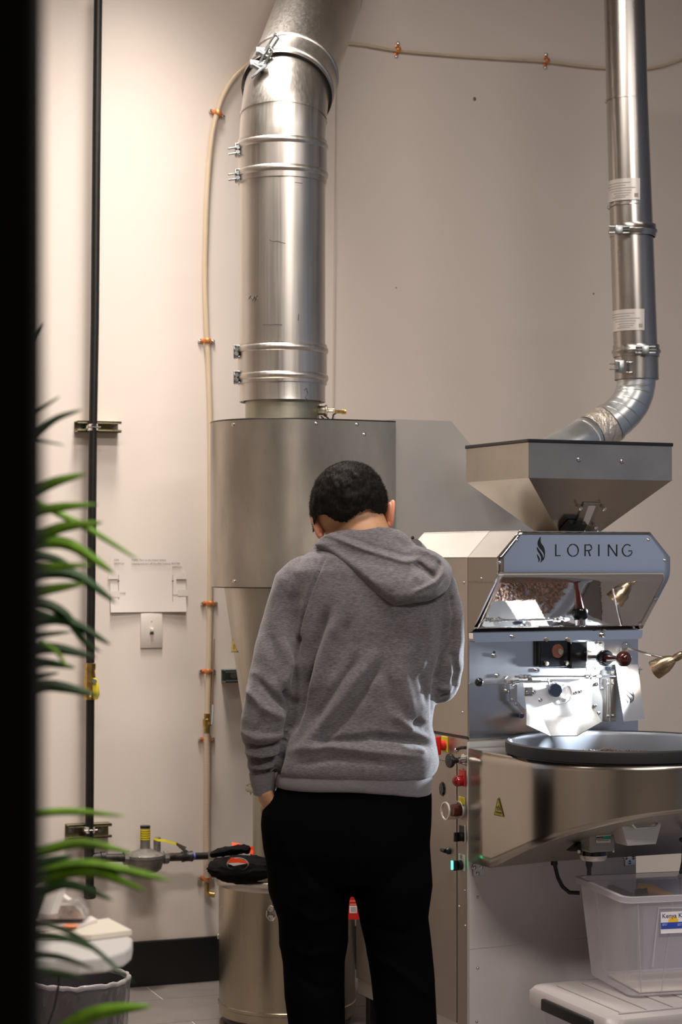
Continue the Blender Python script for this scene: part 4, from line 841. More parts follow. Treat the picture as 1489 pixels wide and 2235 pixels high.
# warning triangle on skirt (flat left part / curve)
def onsk(x, y, off=.0015):
    o_ = FM.inverted() @ Vector((0, 0, CH)); v = FM.inverted() @ (FC @ px(x, y, 1)) - o_; q = mx(x, y, -off)
    if q.y > SY: return q
    ax_, ay = o_.x - SX, o_.y - SY; A = v.x ** 2 + v.y ** 2; B = 2 * (ax_ * v.x + ay * v.y); C = ax_ * ax_ + ay * ay - (SR + off) ** 2
    return o_ + v * ((-B - math.sqrt(max(B * B - 4 * A * C, 0))) / (2 * A))
wt_ = MB().quad(*[onsk(x, y) for x, y in [(1087, 1739), (1099, 1784), (1078, 1779)]]).build('warning_triangle', YELLOW, sk, FM, smooth=0)
b = MB(); E = [onsk(x, y, .0025) for x, y in [(1087, 1742), (1097.5, 1782), (1079, 1778)]]
for i in range(3): b.tube([E[i], E[(i + 1) % 3]], .0007, 5)
for dx in (-3, 0, 3): b.tube([onsk(1088.5 + dx, 1757 + abs(dx), .0025), onsk(1087.5 + dx, 1763, .0025), onsk(1089.5 + dx, 1769, .0025)], .0009, 5)
b.tube([onsk(1083, 1772, .0025), onsk(1094, 1774.5, .0025)], .0016, 5); b.build('warning_print', BLACK, wt_, FM)
# motor, cable gland, drawer under the tray
def Ub(x, y):   # point under the tray at y-plane
    return my(x, y, -.30)
mp = my(1310, 1840, -.26); MG = mat('grey_painted_motor', (.30, .29, .28), .45, .5, noise=((30, 30, 30), .1))
a = my(1288, 1822, -.40); c = my(1343, 1858, -.40)
mo = B_(MB().box((a.x, -.40, c.z), (c.x, -.31, a.z + .03), .004), 'gear_motor', MG, smooth=0)
B_(MB().prism([my(1245, 1858, -.36), my(1288, 1822, -.36), my(1288, 1858, -.36)], (0, .02, 0)), 'motor_bracket', BLACK, mo, smooth=0)
zc1_ = c.z; cc = ((a.x + c.x) / 2 - .001, -.36)
MB().lathe([(0, 0), (.034, 0), (.034, -.011), (0, -.011)], (cc[0], cc[1], zc1_), (0, 0, 1), 24).build('motor_ring', BLACKG, mo, FM)
MB().lathe([(0, -.011), (.033, -.011), (.033, -.019), (.029, -.024), (0, -.024)], (cc[0], cc[1], zc1_), (0, 0, 1), 24).build('motor_cap', PALES, mo, FM)
MB().lathe([(0, -.024), (.0085, -.024), (.0085, -.036), (.0055, -.044), (.0055, -.060), (0, -.06)], (cc[0] - .012, cc[1], zc1_), (0, 0, 1), 14).build('cable_gland', BLACK, mo, FM)
lbp = [my(x, y, -.4015) for x, y in [(1302, 1821), (1334, 1819), (1333, 1839), (1302, 1840)]]
nl = MB().prism(lbp, (0, .001, 0)).build('rating_label', WHITE, mo, FM, smooth=0)
for (q, m__) in (([(1317, 1826), (1333.5, 1825), (1333.5, 1832), (1317, 1832.5)], mat('teal_print', (.02, .35, .28), .5)), ([(1302, 1827), (1317, 1826), (1317, 1828.5), (1302, 1829.5)], BLACK), ([(1302, 1831), (1317, 1830.5), (1317, 1832), (1302, 1832.5)], BLACK), ([(1304, 1835), (1329, 1834), (1329, 1835), (1304, 1836)], INK)):
    MB().prism([my(x, y, -.4022) for x, y in q], (0, .0006, 0)).build('print_block', m__, nl, FM, smooth=0)
for x, y in ((1264, 1855), (1289, 1858), (1338, 1853)): s = MB(); s.cyl(my(x, y, -.38), my(x, y + 7, -.38), .004, 8); s.build('bolt', CHROME, mo, FM)
dm = [(1355, 1795), (1446, 1788), (1440, 1812), (1432, 1842), (1370, 1846), (1360, 1812)]
dw = B_(MB().prism([my(x, y, -.48) for x, y in dm], (0, .05, 0)), 'chaff_drawer', PALES, smooth=0)
hn = [my(x, y, -.492) for x, y in [(1382, 1791), (1381, 1800), (1388, 1808), (1430, 1805), (1438, 1797), (1438, 1788)]]; MB().tube(hn, .0032, 10).build('drawer_handle', GALV, dw, FM)
MB().tube([my(x, y, Y) for x, y, Y in [(1210, 1880, -.05), (1213, 1895, -.05), (1218, 1915, -.055), (1228, 1935, -.06), (1243, 1948, -.07), (1265, 1949, -.08)]], .0052, 12).build('power_cable', BLACK, ro, FM)
MB().cyl(my(1210, 1876, -.05), my(1210, 1888, -.05), .009, 10).build('cable_gland', BLACK, ro, FM)
# ---- side controls (plane X = 0)
def SB(x0, y0, x1, y1, t, name, m, parent=ro, t0=0.0, bev=.0015):
    a = mx(x0, y0, -t); c = mx(x1, y1, -t); zz = sorted((a.z, c.z)); yy = sorted((a.y, c.y)); return B_(MB().box((-t, yy[0], zz[0]), (-t0, yy[1], zz[1]), bev), name, m, parent, smooth=0)
yp = SB(963, 1606, 976, 1643, .003, 'isolator_plate', YELLOW)
c = mx(970, 1627, -.003); B_(MB().lathe([(0, 0), (.013, 0), (.013, .014), (0, .014)], c, (-1, 0, 0), 20), 'isolator_base', RED, yp)
B_(MB().box((-.034, c.y - .006, c.z - .024), (-.014, c.y + .006, c.z + .024), .003), 'isolator_handle', RED, yp)
sl = [mx(x, y, -.0008) for x, y in [(996, 1636), (1003, 1633), (1010, 1631.5), (1016, 1632)]]; B_(MB().tube(sl, .004, 8), 'curved_slot', BLACK)
s = MB(); screw(s, mx(997, 1637), (-1, 0, 0), .006, .007); B_(s, 'bolt', CHROME)
c = mx(1009, 1659); B_(MB().cyl(c, c + Vector((-.014, 0, 0)), .0085, 14), 'knob_stem', CHROME)
B_(MB().lathe([(0, .010), (.007, .010), (.008, .022), (.017, .030), (.019, .034), (.018, .040), (0, .042)], c, (-1, 0, 0), 24), 'pull_knob', BLACK)
B_(MB().lathe([(.013, .0), (.013, .002), (0, .002)], mx(1013, 1656), (-1, 0, 0), 18), 'knob_washer', CHROME)
rp_ = SB(1001, 1678, 1014, 1717, .003, 'stop_plate', RED); c = mx(1009, 1704); B_(MB().lathe([(.0135, .003), (.0145, .008), (.0145, .014), (.013, .020), (.008, .025), (0, .027)], c, (-1, 0, 0), 24), 'stop_button', mat('dark_red_button', (.28, .01, .01), .15, coat=.5), rp_)
B_(MB().box((-.0035, c.y - .008, c.z + .028), (-.003, c.y + .006, c.z + .031)), 'print_line', mat('pink_print', (.8, .3, .3), .5), rp_, smooth=0)
c = mx(966.5, 1722); e = B_(MB().lathe([(0, .006), (.011, .005), (.0135, 0)], (0, 0, 0), (-1, 0, 0), 24), 'oval_grip', BLACKG); 
for v in e.data.vertices:
    w3 = v.co.copy(); v.co = Vector((w3.x, w3.y * 1.0 + c.y, w3.z * 1.45 + c.z))
SB(1001, 1738, 1013, 1757, .003, 'yellow_plate', YELLOW)
c = mx(1004, 1768); gd = B_(MB().lathe([(.0, .002), (.015, .002), (.017, .012), (.015, .024), (0, .026)], c, (-1, 0, 0), 24), 'guarded_button', mat('deep_red_button', (.10, .008, .006), .15, coat=.5))
B_(MB().lathe([(.021, 0), (.0225, 0), (.0225, .042), (.021, .042)], c, (-1, 0, 0), 28, closed=True), 'clear_guard', GLASS, gd)
B_(MB().lathe([(.0205, .040), (.0235, .040), (.0235, .044), (.0205, .044)], c, (-1, 0, 0), 28, closed=True), 'guard_lip', PALEW, gd)
B_(MB().lathe([(.0205, .0), (.0235, .0), (.0235, .004), (.0205, .004)], c, (-1, 0, 0), 28, closed=True), 'guard_lip', PALEW, gd)
bp = SB(1002, 1801, 1015, 1838, .002, 'switch_plate', BLACK, bev=.001); c = mx(1009, 1826); B_(MB().lathe([(.012, .002), (.012, .012), (0, .013)], c, (-1, 0, 0), 20), 'switch_body', BLACK, bp); B_(MB().box((-.024, c.y - .004, c.z - .012), (-.012, c.y + .004, c.z + .012), .002), 'switch_lever', BLACKG, bp)
SB(1013.5, 1801, 1015.2, 1839, .0025, 'plate_edge', PALEW)
c = mx(981, 1857); lt2 = B_(MB().lathe([(.009, 0), (.009, .006), (.006, .010), (0, .010)], c, (-1, 0, 0), 16), 'door_latch', IRON); B_(MB().tube([c + Vector((-.012, 0, 0)), c + Vector((-.014, .016, .001)), c + Vector((-.012, .030, .002))], [.006, .005, .001], 8), 'latch_lever', IRON, lt2)
wp = SB(1001, 1863, 1014, 1902, .002, 'start_plate', WHITE, bev=.001); c = mx(1008, 1888); B_(MB().lathe([(.013, .002), (.0135, .010), (.012, .012), (0, .012)], c, (-1, 0, 0), 24), 'start_switch', BLACK, wp)
B_(MB().box((-.026, c.y - .004, c.z - .013), (-.012, c.y + .004, c.z + .013), .002), 'start_lever', BLACK, wp); B_(MB().box((-.030, c.y - .0035, c.z - .010), (-.0262, c.y + .0035, c.z + .013), .001), 'green_light', GREEN, wp)
for k in range(3): B_(MB().box((-.0026, c.y - .007, c.z + .018 + k * .004), (-.002, c.y + .007, c.z + .0195 + k * .004)), 'print_line', INK, wp, smooth=0)
# ---- beans
rb = random.Random(3); b = MB()
bm0 = bmesh.new(); bmesh.ops.create_icosphere(bm0, subdivisions=1, radius=1); bv_ = [v.co.copy() for v in bm0.verts]; bf_ = [tuple(v.index for v in f.verts) for f in bm0.faces]; bm0.free()
zf_ = ZRIM - .056
for k in range(6500):
    if k < 420:
        a = rb.uniform(0, 2 * PI); r = abs(rb.gauss(0, .030)); x = TX - .045 + r * math.cos(a) * 1.3; y = TY + .0 + r * math.sin(a); z = zf_ + max(.004, .040 * math.exp(-(r / .042) ** 2) * rb.uniform(.3, 1))
    else:
        a = rb.uniform(0, 2 * PI); r = (TR - .03) * math.sqrt(rb.random()); x = TX + r * math.cos(a); y = TY + r * math.sin(a); z = zf_ + .003 + rb.uniform(0, .007)
    M = Matrix.Translation((x, y, z)) @ Matrix.Rotation(rb.uniform(0, 6.3), 4, 'Z') @ Matrix.Rotation(rb.uniform(-.7, .7), 4, 'X') @ Matrix.Diagonal((.0058, .0042, .0032, 1))
    b._a([M @ v for v in bv_], bf_)
be = b.build('coffee_beans', mat('roasted_bean', (.075, .034, .018), .4, noise=((90, 90, 90), .5)), None, FM, smooth=80)
be['kind'] = 'stuff'; tag(be, 'roasted brown coffee beans heaped in the round cooling tray', 'coffee beans')
# ================================================================== PERSON (measured at depth 4.78)
PD = 4.78; SK = F / PD
def pp(x, y, o=0.0): return Vector(((x - CX) / SK, PD + o, CH - (y - HY) / SK))
def loft(b, rows, seg=32, n=2.2):
    """rows: (y_px, x_left, x_right, half depth, depth offset[, tilt])"""
    vs = []
    for row in rows:
        y, xl, xr, hd, of = row[:5]; tilt = row[5] if len(row) > 5 else 0
        c = pp((xl + xr) / 2, y, of); rx = (xr - xl) / 2 / SK
        for k in range(seg):
            a = 2 * PI * k / seg; ca, sa = math.cos(a), math.sin(a)
            ex = math.copysign(abs(ca) ** (2 / n), ca); ey = math.copysign(abs(sa) ** (2 / n), sa)
            vs.append(c + Vector((ex * rx, ey * hd, tilt * ex)))
    m = len(rows); fs = [(j * seg + k, j * seg + (k + 1) % seg, (j + 1) * seg + (k + 1) % seg, (j + 1) * seg + k) for j in range(m - 1) for k in range(seg)]
    fs += [tuple(range(seg)), tuple((m - 1) * seg + k for k in range(seg))]; b._a(vs, fs)
def limb(b, pts, seg=24):
    """pts: (x, y, half width px, depth offset, depth radius factor)"""
    P = [pp(p[0], p[1], p[3]) for p in pts]; b.tube(P, [p[2] / SK for p in pts], seg, ry=[p[2] / SK * (p[4] if len(p) > 4 else 1) for p in pts], up=(1, 0, 0))
    b.sph(P[0], pts[0][2] / SK * .98, 16, 10); b.sph(P[-1], pts[-1][2] / SK * .9, 16, 10)
def remesh(b, vox, smooth, name, m, parent, it=4):
    me = bpy.data.meshes.new('tmp'); me.from_pydata([tuple(v) for v in b.v], [], b.f)
    bm = bmesh.new(); bm.from_mesh(me); bmesh.ops.recalc_face_normals(bm, faces=bm.faces); bm.to_mesh(me); bm.free()
    o = bpy.data.objects.new('tmp', me); COL.objects.link(o)
    r = o.modifiers.new('r', 'REMESH'); r.mode = 'VOXEL'; r.voxel_size = vox
    s = o.modifiers.new('s', 'SMOOTH'); s.factor = .5; s.iterations = it
    bpy.context.view_layer.update(); m2 = bpy.data.meshes.new_from_object(o.evaluated_get(bpy.context.evaluated_depsgraph_get()))
    bpy.data.objects.remove(o); m2.name = name; m2.shade_smooth(); m2.materials.clear(); m2.materials.append(m); return m2
def getv(me):
    n = len(me.vertices); a = np.empty(n * 3); me.vertices.foreach_get('co', a); nn = np.empty(n * 3); me.vertices.foreach_get('normal', nn); return a.reshape(-1, 3), nn.reshape(-1, 3)
def proj(V): return np.stack([CX + F * V[:, 0] / V[:, 1], HY - F * (V[:, 2] - CH) / V[:, 1]], 1)
def pdist(P, line):
    """distance in px of points to a polyline, and a taper 0..1 along it"""
    best = np.full(len(P), 1e9); tt = np.zeros(len(P)); line = np.array(line, float)
    L = np.r_[0, np.cumsum(np.linalg.norm(np.diff(line, axis=0), axis=1))]
    for i in range(len(line) - 1):
        a, b = line[i], line[i + 1]; ab = b - a; t = np.clip(((P - a) @ ab) / (ab @ ab), 0, 1)
        d = np.linalg.norm(P - (a + t[:, None] * ab), axis=1); m = d < best; best[m] = d[m]; tt[m] = (L[i] + t[m] * np.linalg.norm(ab)) / L[-1]
    return best, tt
def strokes(me, S, K=1.0):
    V, N = getv(me); P = proj(V); disp = np.zeros(len(V)); face = np.clip(-N[:, 1] * 1.6 + .45, 0, 1)
    for s in S:
        line, wd, amp = s[:3]; taper = s[3] if len(s) > 3 else True
        d, t = pdist(P, line); w_ = np.exp(-(d / wd) ** 2)
        if taper: w_ *= np.clip(np.minimum(t, 1 - t) * 5 + .25, 0, 1)
        disp += amp * w_ * K
    V += N * (disp * face)[:, None]; me.vertices.foreach_set('co', V.ravel()); me.update()
def noise_disp(me, freq, amp, stretch=(1, 1, 1)):
    V, N = getv(me); st = Vector(stretch) * freq
    h = np.array([mnoise.noise(Vector((v[0] * st.x, v[1] * st.y, v[2] * st.z))) for v in V]); V = V + N * (h * amp)[:, None]
    me.vertices.foreach_set('co', V.ravel()); me.update()
def place(me, name, parent, frame=FC):
    M = ROOTM[parent.name if not parent.parent else parent.parent.name].inverted() @ frame
    me.transform(M); o = bpy.data.objects.new(name, me); COL.objects.link(o); o.parent = parent; return o
pe = thing('person', 'person seen from behind in grey hooded sweatshirt, black trousers, left hand in pocket', 'person', (pp(785, 0).x, PD, 0), -TH, frame=FC)
SKIN = mat('skin', (.47, .25, .135), .5, noise=((30, 30, 30), .06), sss=.12)
def fabric(name, col, m1, m2):
    m = bpy.data.materials.new(name); m.use_nodes = True; nt = m.node_tree; N = nt.nodes; L = nt.links; b = N['Principled BSDF']
    b.inputs['Roughness'].default_value = .9; b.inputs['Specular IOR Level'].default_value = .15
    b.inputs['Sheen Weight'].default_value = .25; b.inputs['Sheen Roughness'].default_value = .6
    tc = N.new('ShaderNodeTexCoord'); mp = N.new('ShaderNodeMapping'); mp.inputs['Scale'].default_value = (90, 90, 420); L.new(tc.outputs['Object'], mp.inputs[0])
    n = N.new('ShaderNodeTexNoise'); n.inputs['Scale'].default_value = 1; n.inputs['Detail'].default_value = 5; n.inputs['Roughness'].default_value = .7; L.new(mp.outputs[0], n.inputs['Vector'])
    r = N.new('ShaderNodeValToRGB'); r.color_ramp.elements[0].position = .34; r.color_ramp.elements[1].position = .66
    r.color_ramp.elements[0].color = (*[c * m1 for c in col], 1); r.color_ramp.elements[1].color = (*[c * m2 for c in col], 1)
    L.new(n.outputs[0], r.inputs[0]); L.new(r.outputs[0], b.inputs['Base Color'])
    bp = N.new('ShaderNodeBump'); bp.inputs['Strength'].default_value = .25; bp.inputs['Distance'].default_value = .001; L.new(n.outputs[0], bp.inputs['Height']); L.new(bp.outputs[0], b.inputs['Normal']); return m
GREY = fabric('grey_heather_fleece', (.118, .107, .115), .58, 1.42)
RIB = fabric('grey_ribbed_knit', (.150, .137, .149), .85, 1.15)
TRO = mat('black_trouser_cloth', (.0016, .0016, .0018), .95, spec=.03)
HAIR = mat('black_hair', (.0075, .005, .0035), .7, noise=((200, 200, 60), .5), spec=.2)
# ---- body: one continuous surface -------------------------------------------------
b = MB()
hc = pp(761, 1100, .03); tiltM = Matrix.Rotation(R(9), 3, 'Y') @ Matrix.Rotation(R(42), 3, 'X')
b.sph(hc, 1, 32, 22, (.0855, .083, .104), tiltM)                                   # skull, long axis tipped forward
fc = hc + tiltM @ Vector((0, .045, -.055)); b.sph(fc, 1, 24, 16, (.064, .058, .085), tiltM)        # face and jaw
b.sph(hc + tiltM @ Vector((0, .100, -.055)), 1, 12, 8, (.014, .018, .024), tiltM)  # nose
b.sph(hc + tiltM @ Vector((0, .085, -.098)), 1, 12, 8, (.026, .012, .012), tiltM)  # lips
b.sph(hc + tiltM @ Vector((0, .078, -.125)), 1, 12, 8, (.022, .018, .016), tiltM)  # chin
for s in (-1, 1): b.sph(hc + tiltM @ Vector((s * .033, .078, -.022)), 1, 12, 8, (.018, .014, .011), tiltM)   # brow / lids
b.tube([pp(800, 1215, -.01), pp(796, 1170, -.0), pp(782, 1125, .02), pp(768, 1095, .04)], [.072, .064, .060, .062], 28)
limb(b, [(750, 1225, 66, 0), (840, 1225, 66, 0)])
loft(b, [(1200, 710, 870, .065, 0), (1235, 670, 920, .075, .0), (1320, 672, 930, .095, 0), (1450, 685, 910, .09, 0), (1600, 680, 900, .09, 0), (1700, 665, 905, .10, 0), (1800, 655, 910, .10, 0), (1900, 665, 900, .09, 0)])
def hand(b, wrist, fwd, side, up, curl, k=1.0):
    """palm, four unequal bent fingers and a thumb from the side of the palm"""
    f = fwd.normalized(); s = side.normalized(); u = up.normalized(); w0 = wrist
    b.tube([w0 - f * .02, w0 + f * .01, w0 + f * .045, w0 + f * .085], [.024, .027, .038, .040], 16, ry=[.018, .016, .015, .012], up=s)
    for i, (o_, L) in enumerate(((-.030, .062), (-.010, .074), (.010, .069), (.029, .054))):
        p = w0 + f * .082 + s * o_; pts = [p - f * .02]; d = f
        for j in range(3):
            d = (Matrix.Rotation(curl * (.6 + .4 * j), 3, s) @ d).normalized(); p = p + d * L * (.42, .32, .26)[j]; pts.append(p)
        b.tube([pts[0], pts[0] + f * .02] + pts[1:], [.0085, .0088, .0082, .0076, .006], 10)
    p = w0 + f * .025 - s * .026; d = (f * .75 - s * .7 - u * .15).normalized(); b.tube([p, p + d * .03, p + d * .03 + (f + d * .4).normalized() * .028, p + d * .03 + (f * 1.2 + d * .2).normalized() * .05], [.015, .012, .0105, .008], 10)
# left arm down to the pocket
limb(b, [(680, 1265, 30, 0), (625, 1350, 28, 0), (598, 1480, 26, -.03), (590, 1530, 24, -.035), (582, 1620, 22, -.02), (578, 1700, 19, -.005), (583, 1745, 20, .005)])
hand(b, pp(584, 1742, -.012), Vector((.42, .14, -1)), Vector((.55, -.8, 0)), Vector((-.8, -.55, 0)), R(14))
# right arm: upper arm down, forearm forward and up in front of the chest
limb(b, [(915, 1265, 30, .01), (962, 1350, 27, .01), (966, 1450, 25, .012), (962, 1490, 24, .015)]); limb(b, [(962, 1490, 24, .015), (945, 1470, 24, .12), (915, 1440, 21, .22), (905, 1432, 20, .25)])
hand(b, pp(905, 1432, .25), Vector((-.5, .7, .25)), Vector((-.3, -.4, .9)), Vector((-.8, -.5, -.1)), R(28))
# legs
for s in (0, 1):
    if s == 0: A = [(705, 1850, 62, 0), (700, 1960, 58, 0), (690, 2060, 46, .01), (690, 2150, 46, -.01), (693, 2260, 38, 0), (695, 2370, 28, .0), (695, 2400, 30, .0)]
    else: A = [(860, 1850, 62, 0), (865, 1960, 58, 0), (872, 2060, 46, .01), (882, 2150, 46, -.01), (888, 2260, 38, 0), (890, 2370, 28, .0), (890, 2400, 30, .0)]
    limb(b, A); x0 = A[-1][0]; b.tube([pp(x0, 2405, -.04), pp(x0, 2408, .05), pp(x0, 2414, .14)], [.030, .036, .030], 16, ry=[.03, .03, .014])
bm_ = remesh(b, .0042, .5, 'body', SKIN, pe, 3); body = place(bm_, 'body', pe)
# eyes and mouth on the bowed face
for s in (-1, 1):
    e = MB(); e.sph(hc + tiltM @ Vector((s * .033, .090, -.028)), .0085, 12, 8); eo = e.build('eye', WHITE, pe, FC); e = MB(); e.sph(hc + tiltM @ Vector((s * .033, .0965, -.029)), .0035, 10, 6); e.build('iris', BLACK, eo, FC)
e = MB(); e.tube([hc + tiltM @ Vector((x, .0975 - abs(x) * .35, -.099)) for x in (-.022, -.01, 0, .01, .022)], .003, 8); e.build('mouth', mat('lip', (.45, .16, .12), .5), pe, FC)
# ears: thin shells with a rolled rim
def ear(c, hgt, wid, tz, sgn, toward):
    b = MB(); M = Matrix.Rotation(tz, 3, 'Y') @ Matrix.Rotation(sgn * toward, 3, 'Z')
    b.sph(c, 1, 16, 12, (wid * .42, .016, hgt * .47), M)
    rim = []
    for k in range(15):
        a = R(-80 + 215 * k / 14); rim.append(c + M @ Vector((sgn * (.003 + .0045 * math.sin(max(0, a) * .8)), -.013 * math.cos(a * .9) - .002, hgt * .5 * math.sin(a))))
    b.tube(rim, [.0035] + [.0048] * 12 + [.004, .003], 8)
    b.sph(c + M @ Vector((0, -.006, -hgt * .42)), 1, 10, 8, (.006, .008, .009))
    me = remesh(b, .0017, .5, 'ear', mat('ear_skin', (.66, .28, .17), .5, sss=.2), pe, 3); return place(me, 'ear', pe)
ear(pp(697, 1149, .02), .054, .022, R(-16), -1, R(28)); ear(pp(849, 1121, .025), .062, .018, R(4), 1, R(28))
# ---- hair: cropped cap with short strands
b = MB(); b.sph(hc, 1, 64, 44, (.0945, .092, .112), tiltM); b.sph(hc + tiltM @ Vector((0, -.03, -.03)), 1, 48, 32, (.083, .070, .085), tiltM)
me = remesh(b, .0035, .5, 'hair', HAIR, pe, 2)
bm = bmesh.new(); bm.from_mesh(me)
line = [(660, 1185), (684, 1175), (690, 1130), (700, 1124), (712, 1126), (722, 1133), (738, 1140), (755, 1142), (768, 1134), (782, 1121), (798, 1114), (812, 1114), (826, 1122), (838, 1132), (842, 1118), (856, 1095), (900, 1095)]
def hairline(x):
    for (a, c), (e, f) in zip(line, line[1:]):
        if a <= x <= e: return c + (f - c) * (x - a) / (e - a)
    return 1090
kill = []
for v in bm.verts:
    q = v.co; X_ = CX + F * q.x / q.y; Y_ = HY - F * (q.z - CH) / q.y; loc = tiltM.inverted() @ (Vector(q) - hc)
    back = (q.y - hc.y) < .02
    if (back and Y_ > hairline(X_) + 2 * mnoise.noise(Vector((X_ * .2, Y_ * .2, 0)))) or (not back and (loc.y > .045 and loc.z < .03)) or (not back and Y_ > 1150): kill.append(v)
bmesh.ops.delete(bm, geom=kill, context='VERTS'); bm.to_mesh(me); bm.free()
noise_disp(me, 45, .0035); noise_disp(me, 110, .0018)
strokes(me, [([(745, 1040), (752, 1058), (748, 1075)], 5, .004), ([(762, 1035), (770, 1050)], 5, -.004), ([(775, 1033), (788, 1050), (786, 1066)], 6, .004), ([(730, 1050), (735, 1070)], 5, .003), ([(800, 1045), (806, 1062)], 5, -.003), ([(758, 1060), (772, 1075)], 5, -.004), ([(770, 1090), (790, 1100)], 6, .0025)])
hair = place(me, 'hair', pe)
rb = random.Random(5); b = MB(); Vh, Nh = getv(hair.data); Minv = ROOTM['person'] if False else None
idx = [rb.randrange(len(Vh)) for _ in range(16000)]
for i in idx:
    p = Vector(Vh[i]); nrm = Vector(Nh[i]); t = Vector((rb.gauss(0, 1), rb.gauss(0, 1), rb.gauss(0, 1))).cross(nrm)
    if t.length < .01: continue
    t.normalize(); d = (nrm * .55 + Vector((0, 0, .15)) + t * .8 * rb.random() + Vector((.2, .2, 0))).normalized(); L = rb.uniform(.003, .0065)
    b._a([p - t * .0003, p + t * .0003, p + d * L], [(0, 1, 2)])
me = bpy.data.meshes.new('hair_strands'); me.from_pydata(b.v, [], b.f); me.materials.append(HAIR); st = bpy.data.objects.new('hair_strands', me); COL.objects.link(st); st.parent = hair; st['kind'] = 'stuff'
# ---- trousers
b = MB()
loft(b, [(1688, 616, 938, .125, .005), (1718, 606, 942, .132, .005), (1740, 593, 943, .135, .0), (1756, 581, 943, .137, 0), (1772, 571, 943, .138, 0), (1800, 569, 942, .14, 0), (1850, 574, 938, .14, 0), (1890, 582, 936, .128, 0), (1922, 592, 935, .11, 0)], 40, 2.3)
limb(b, [(666, 1840, 88, 0, 1.15), (676, 1935, 91, 0, 1.2), (684, 2000, 77, .0, 1.2), (685, 2055, 76, .0, 1.1), (685, 2100, 68, .0, 1.1), (687, 2170, 66, -.01, 1.1), (692, 2235, 62, -.01, 1.1), (693, 2340, 58, -.01, 1.1), (694, 2396, 56, 0, 1.1)], 28)
limb(b, [(855, 1840, 84, 0, 1.15), (858, 1935, 87, 0, 1.2), (861, 2008, 75, 0, 1.2), (870, 2057, 72, .0, 1.1), (879, 2128, 70, .0, 1.1), (887, 2235, 67, -.01, 1.1), (888, 2340, 60, -.01, 1.1), (888, 2396, 57, 0, 1.1)], 28)
me = remesh(b, .0065, .5, 'trousers', TRO, pe, 4)
strokes(me, [([(600, 1960), (690, 2010), (750, 1990)], 9, .006), ([(610, 2060), (680, 2085), (745, 2070)], 8, .007), ([(930, 2010), (880, 2040), (800, 2020)], 9, -.007), ([(800, 2075), (870, 2120), (940, 2180)], 9, .006), ([(640, 2120), (700, 2160), (745, 2150)], 9, -.006), ([(768, 1740), (769, 1900)], 5, -.004), ([(600, 1800), (650, 1900), (700, 1960)], 10, .004)])
tr_o = place(me, 'trousers', pe)
# ---- shoes
for x0 in (693, 888):
    b = MB(); b.tube([pp(x0, 2405, -.085), pp(x0, 2402, -.06), pp(x0, 2402, .0), pp(x0, 2408, .09), pp(x0, 2412, .16), pp(x0, 2416, .19)], [.025, .038, .044, .048, .044, .02], 20, ry=[.016, .026, .026, .021, .016, .010], up=(1, 0, 0)); b.v = [(v[0], v[1], max(v[2], .001)) for v in b.v]
    so_ = b.build('shoe', BLACK, pe, FC, smooth=60); b = MB(); b.tube([pp(x0, 0, -.09), pp(x0, 0, .19)], .01, 6)
    q = pp(x0, 0); b = MB(); b.prism([(q.x + .047 * math.cos(a) * (1 if math.sin(a) > 0 else .85), PD + .05 + .145 * math.sin(a), .0) for a in [2 * PI * k / 24 for k in range(24)]], (0, 0, .018)); b.build('sole', WHITE, so_, FC)
# ---- hooded sweatshirt
b = MB()
loft(b, [(1178, 712, 892, .080, .02), (1196, 690, 915, .098, .01), (1216, 655, 952, .108, .005), (1245, 632, 972, .116, 0), (1290, 632, 978, .125, 0), (1350, 642, 975, .13, -.002), (1420, 648, 962, .13, -.002), (1500, 640, 952, .128, 0), (1580, 628, 948, .130, 0), (1630, 616, 955, .140, 0), (1662, 603, 958, .149, 0), (1680, 599, 952, .147, 0), (1694, 606, 942, .138, 0)], 48, 2.25)
limb(b, [(662, 1250, 40, 0, 1.1), (640, 1275, 45, 0, 1.15), (622, 1335, 43, 0, 1.1), (612, 1385, 45, -.005, 1.05), (604, 1430, 49, -.015, 1.0), (590, 1500, 52, -.03, 1.0), (579, 1570, 52, -.035, 1.0), (576, 1612, 49, -.03, 1.0), (577, 1640, 42, -.022, 1.0), (574, 1660, 36, -.015, 1.0), (573, 1688, 28.5, -.01, 1)], 28)
limb(b, [(935, 1255, 42, 0, 1.1), (955, 1285, 44, 0, 1.15), (968, 1340, 45, 0, 1.1), (972, 1395, 46, .005, 1.0), (967, 1450, 48, .005, 1.0), (962, 1492, 44, .01, 1.0)], 28)
limb(b, [(962, 1492, 45, .01, 1.0), (948, 1475, 40, .10, 1), (922, 1448, 32, .19, 1), (914, 1441, 27, .22, 1)], 24)
limb(b, [(660, 1330, 24, -.02), (652, 1400, 26, -.02), (645, 1460, 26, -.025), (638, 1520, 24, -.03), (626, 1590, 20, -.03), (612, 1650, 16, -.03)], 20)
limb(b, [(970, 1320, 22, -.01), (962, 1400, 24, -.01), (952, 1470, 20, -.01)], 20)
me = remesh(b, .0048, .5, 'sweatshirt', GREY, pe, 9)
V_, RG = -1, 1
